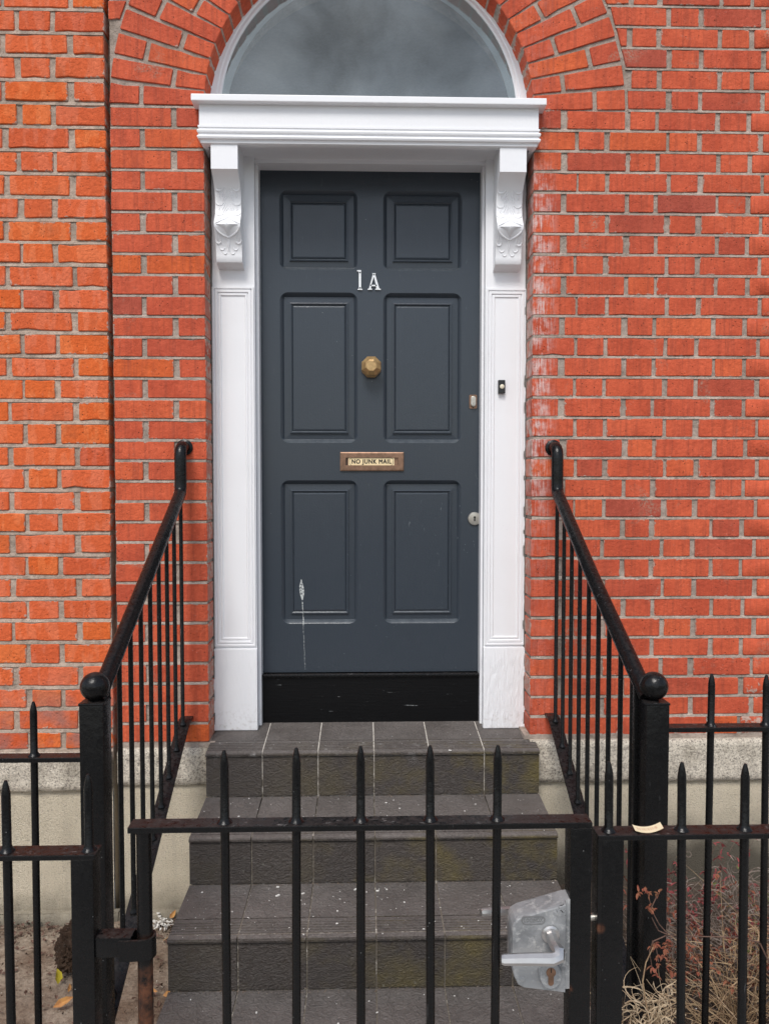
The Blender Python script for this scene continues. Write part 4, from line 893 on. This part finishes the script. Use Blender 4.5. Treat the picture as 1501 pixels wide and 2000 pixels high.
def leaflet(mb, p, L, w, d, up):
    p = Vector(p); d = Vector(d).normalized(); s = d.cross(Vector(up)).normalized() * w; n = s.cross(d).normalized()
    vs = [p, p + d * L * .35 + s * .9 + n * L * .08, p + d * L * .7 + s * .7 + n * L * .02, p + d * L - n * L * .18, p + d * L * .7 - s * .7 + n * L * .02, p + d * L * .35 - s * .9 + n * L * .08, p + d * L * .4 - n * L * .06, p + d * L * .72 - n * L * .08]
    mb.add(vs, [(0, 1, 6), (1, 2, 7, 6), (2, 3, 7), (3, 4, 7), (4, 5, 6, 7), (5, 0, 6)])
def red_plant(c, n, h, spread, m, label, seed):
    random.seed(seed); root = thing('red_leaved_weed' if 'leaf' in m and m != 'greenleaf' else 'green_weed', c, label, 'plant', 'leafy weeds in the flower bed'); stm = MB(); lv = MB()
    for _ in range(n):
        a = random.uniform(0, 6.283); p = Vector((c[0] + random.gauss(0, spread * .3), c[1] + random.gauss(0, spread * .3), 0)); d = Vector((math.cos(a) * .55, math.sin(a) * .45, 1)).normalized(); pts = [p.copy()]
        L = h * random.uniform(.5, 1.1)
        for i in range(8):
            d = (d + Vector((random.gauss(0, .12), random.gauss(0, .12), -.06))).normalized(); p = p + d * L / 8; pts.append(p.copy())
            if i > 1:
                for _k in range(3): leaflet(lv, p, random.uniform(.012, .028), random.uniform(.003, .007), (random.gauss(0, 1), random.gauss(0, 1), random.gauss(-.2, .7)), (0.1, 0.2, 1))
        stm.tube(pts, [.0013 * (1 - .6 * i / 8) for i in range(9)], 4, False)
    stm.build('stems', 'stem', root, 60); lv.build('leaves', m, root)
red_plant((1.01, -.42, 0), 30, .36, .22, 'redleaf', 'rusty red withered weed in the middle of the flower bed', 5)
red_plant((1.22, -.52, 0), 34, .40, .24, 'redleaf', 'larger rusty red withered weed beneath the boundary railing', 6)
red_plant((1.14, -.26, 0), 26, .42, .20, 'pinkleaf', 'crimson leaved weed close to the rendered plinth', 7)
red_plant((1.36, -.36, 0), 20, .30, .16, 'greenleaf', 'low green weed at the far side of the flower bed', 8)
# the sprig that leans out in front of the newel
random.seed(21)
sp = thing('red_leaved_weed', (.97, -1.02, 0), 'arching red sprig reaching across the front of the black newel', 'plant', 'leafy weeds in the flower bed')
ss = MB(); sl_ = MB(); Y = -1.03
def stem(pts, r=.0015): ss.tube([(x, Y + random.gauss(0, .004), z) for x, z in pts], [r * (1 - .5 * i / len(pts)) for i in range(len(pts))], 5, False)
ss.tube([(.97, -1.02, 0.0), (1.00, -1.02, .22), (.985, -1.025, .42), (.94, -1.03, .51)], .0019, 5, False)
stem([(.94, .51), (.88, .522), (.80, .530), (.714, .535)], .0019); stem([(.714, .535), (.695, .556), (.676, .590), (.662, .638)]); stem([(.714, .535), (.69, .545), (.675, .575)]); stem([(.672, .600), (.688, .638)]); stem([(.714, .535), (.695, .525), (.676, .520), (.669, .495), (.676, .455), (.690, .430)]); stem([(.676, .520), (.688, .495), (.690, .470)])
for x, z, k in ((.640, .640, 5), (.655, .648, 5), (.664, .640, 4), (.690, .638, 5), (.668, .600, 7), (.676, .597, 6), (.674, .505, 6), (.682, .512, 5), (.688, .485, 4), (.690, .462, 4), (.676, .455, 5), (.688, .435, 5), (.712, .515, 5), (.708, .500, 6), (.702, .485, 5)):
    for _ in range(k): leaflet(sl_, (x + random.gauss(0, .002), Y + random.gauss(0, .003), z + random.gauss(0, .002)), random.uniform(.008, .018), random.uniform(.002, .005), (random.gauss(0, 1), random.gauss(0, .6), random.gauss(-.4, .8)), (0.1, .9, .4))
ss.build('stems', 'stem', sp, 60); sl_.build('leaves', 'redleaf', sp)
ct = MB(); ct.tube([(.70, -1.04, .0), (.672, -1.04, .30), (.655, -1.045, .385), (.648, -1.045, .43), (.655, -1.045, .475), (.672, -1.045, .513)], [.0022, .0022, .0020, .0018, .0016, .0012], 5, False)
tag(ct.build('dry_stalk', 'straw', None, 60, (.70, -1.04, 0)), 'single curved straw stalk bowing in front of the newel', 'dried plant')
# litter under the plants and along the wall
random.seed(4)
lit = MB()
for _ in range(1500):
    if random.random() < .72: x, y = random.uniform(.66, 1.6), random.uniform(-1.1, -.03)
    else:
        x = random.uniform(-1.5, -.62); y = -abs(random.gauss(0, .09)) - .04 if random.random() < .6 else random.uniform(-.75, -.05)
    leaflet(lit, (x, y, random.uniform(.0, .016)), random.uniform(.006, .026), random.uniform(.002, .008), (random.gauss(0, 1), random.gauss(0, 1), random.gauss(.1, .3)), (0.05, 0.1, 1))
tag(lit.build('leaf_litter', 'stem'), 'brown crumbled leaf litter scattered over the soil and along the wall foot', 'litter', kind='stuff')
fk = MB()
for _ in range(150):
    x, y = random.uniform(.66, 1.4), random.uniform(-.8, -.03); leaflet(fk, (x, y, random.uniform(.008, .03)), random.uniform(.003, .010), random.uniform(.001, .003), (random.gauss(0, 1), random.gauss(0, 1), random.gauss(.2, .3)), (0.05, 0.1, 1))
tag(fk.build('crumbs', 'flake'), 'tiny pale crumbs scattered over the dark soil', 'debris', kind='stuff')
cb = MB()
for _ in range(900):
    x = random.uniform(-1.5, -.62); y = -abs(random.gauss(0, .05)) - .035 if random.random() < .5 else random.gauss(-.42, .14) ; r = random.uniform(.0015, .006)
    if y < -1.3 or (random.random() > .5 + nz(x, y, 2, 7)): continue
    cb.add([(x + r * random.uniform(-1, 1), y + r * random.uniform(-1, 1), .004 + r * random.uniform(-1, 1.3)) for _ in range(4)], [(0, 1, 2), (0, 2, 3), (0, 3, 1), (1, 3, 2)])
gv_ = MB()
for _ in range(650):
    x = random.uniform(-1.5, -.61); y = random.uniform(-.8, -.03); r = random.choice((.001, .0015, .002, .003)) * random.uniform(.7, 1.4)
    gv_.add([(x + r * random.uniform(-1, 1), y + r * random.uniform(-1, 1), .003 + r * random.uniform(-1, 1.3)) for _ in range(4)], [(0, 1, 2), (0, 2, 3), (0, 3, 1), (1, 3, 2)])
tag(gv_.build('gravel', 'stone'), 'pale grit and gravel mixed into the dirt left of the steps', 'gravel', kind='stuff')
tag(cb.build('soil_crumbs', 'clod'), 'dark crumbs of soil strewn over the dirt left of the steps', 'soil', kind='stuff')
# clod, leaves and scrap left of the steps
def lump(c, r, amp, f, sx=1, sy=1, sz=1):
    bm = bmesh.new(); bmesh.ops.create_icosphere(bm, subdivisions=5, radius=1)
    for q in bm.verts:
        k = 1 + amp * nz(q.co.x + c[0], q.co.y, q.co.z, f) + amp * .7 * nz(q.co.x, q.co.y + 4, q.co.z, f * 4) + amp * .5 * nz(q.co.x, q.co.y, q.co.z + 8, f * 11)
        q.co = Vector((c[0] + q.co.x * r * sx * k, c[1] + q.co.y * r * sy * k, c[2] + q.co.z * r * sz * k))
    bm.verts.index_update(); mb = MB().add([q.co for q in bm.verts], [[q.index for q in f_.verts] for f_ in bm.faces]); bm.free(); return mb
tag(lump((-.985, -.30, .075), .078, .32, 1.9, .8, .8, 1.1).build('soil_clod', 'clod', None, 60, (-.985, -.30, 0)), 'dark brown fibrous root clod on the dirt behind the gate post', 'soil clod')
def leaf_obj(name, m, p, L, w, d, label, cat='leaf', tilt=(0.1, 0.3, 1)):
    mb = MB(); leaflet(mb, p, L, w, d, tilt); k = len(mb.v); mb.add([(a, b, c - .0006) for a, b, c in mb.v[:k]], [tuple(reversed(f_)) for f_ in mb.f]); return tag(mb.build(name, m, None, 60, p), label, cat, 'fallen leaves left of the steps')
leaf_obj('fallen_leaf', 'yellowleaf', (-1.015, -.385, .004), .046, .017, (-.1, .45, .9), 'bright yellow fallen leaf propped beside the soil clod', tilt=(0.9, -.4, .2))
leaf_obj('fallen_leaf', 'orangeleaf', (-.985, -.50, .008), .062, .013, (.75, .35, .25), 'tan curled fallen leaf on the dirt behind the gate post', tilt=(0.1, -.8, .7))
leaf_obj('fallen_leaf', 'orangeleaf', (-.965, -.43, .008), .024, .008, (.1, .5, .7), 'short tan leaf scrap above the curled leaf on the dirt', tilt=(0.9, -.4, .5))
leaf_obj('fallen_leaf', 'orangeleaf', (-.715, -.43, .006), .040, .011, (.7, -.4, .3), 'orange leaf fragment beside the foot of the hinge pole', tilt=(0.1, -.8, .7))
leaf_obj('fallen_leaf', 'orangeleaf', (-.660, -.45, .006), .036, .010, (.9, .1, .2), 'light orange leaf fragment against the side of the steps', tilt=(0.1, -.8, .7))
leaf_obj('fallen_leaf', 'orangeleaf', (-.742, -.045, .020), .034, .010, (.5, .1, .6), 'small tan leaf above the white scrap in the wall corner', tilt=(0.5, -.8, .4))
random.seed(9)
sc_m = MB()
for _ in range(60):
    leaflet(sc_m, (-.765 + random.gauss(0, .024), -.075 + random.gauss(0, .018), .012 + abs(random.gauss(0, .010))), random.uniform(.010, .026), random.uniform(.003, .008), (random.gauss(0, 1), random.gauss(0, 1), random.gauss(0, .5)), (0.1, 0.2, 1))
tag(sc_m.build('paper_scrap', 'flake', None, False, (-.765, -.075, 0)), 'crumpled white shredded scrap in the corner beside the steps', 'litter')
tw = MB().tube([(-.735, -.16, .006), (-.69, -.11, .016), (-.655, -.07, .040), (-.638, -.05, .062)], [.0024, .0022, .0018, .0012], 5)
tag(tw.build('dry_twig', 'straw', None, 60, (-.70, -.12, 0)), 'thin tan twig leaning on the side of the steps', 'twig')
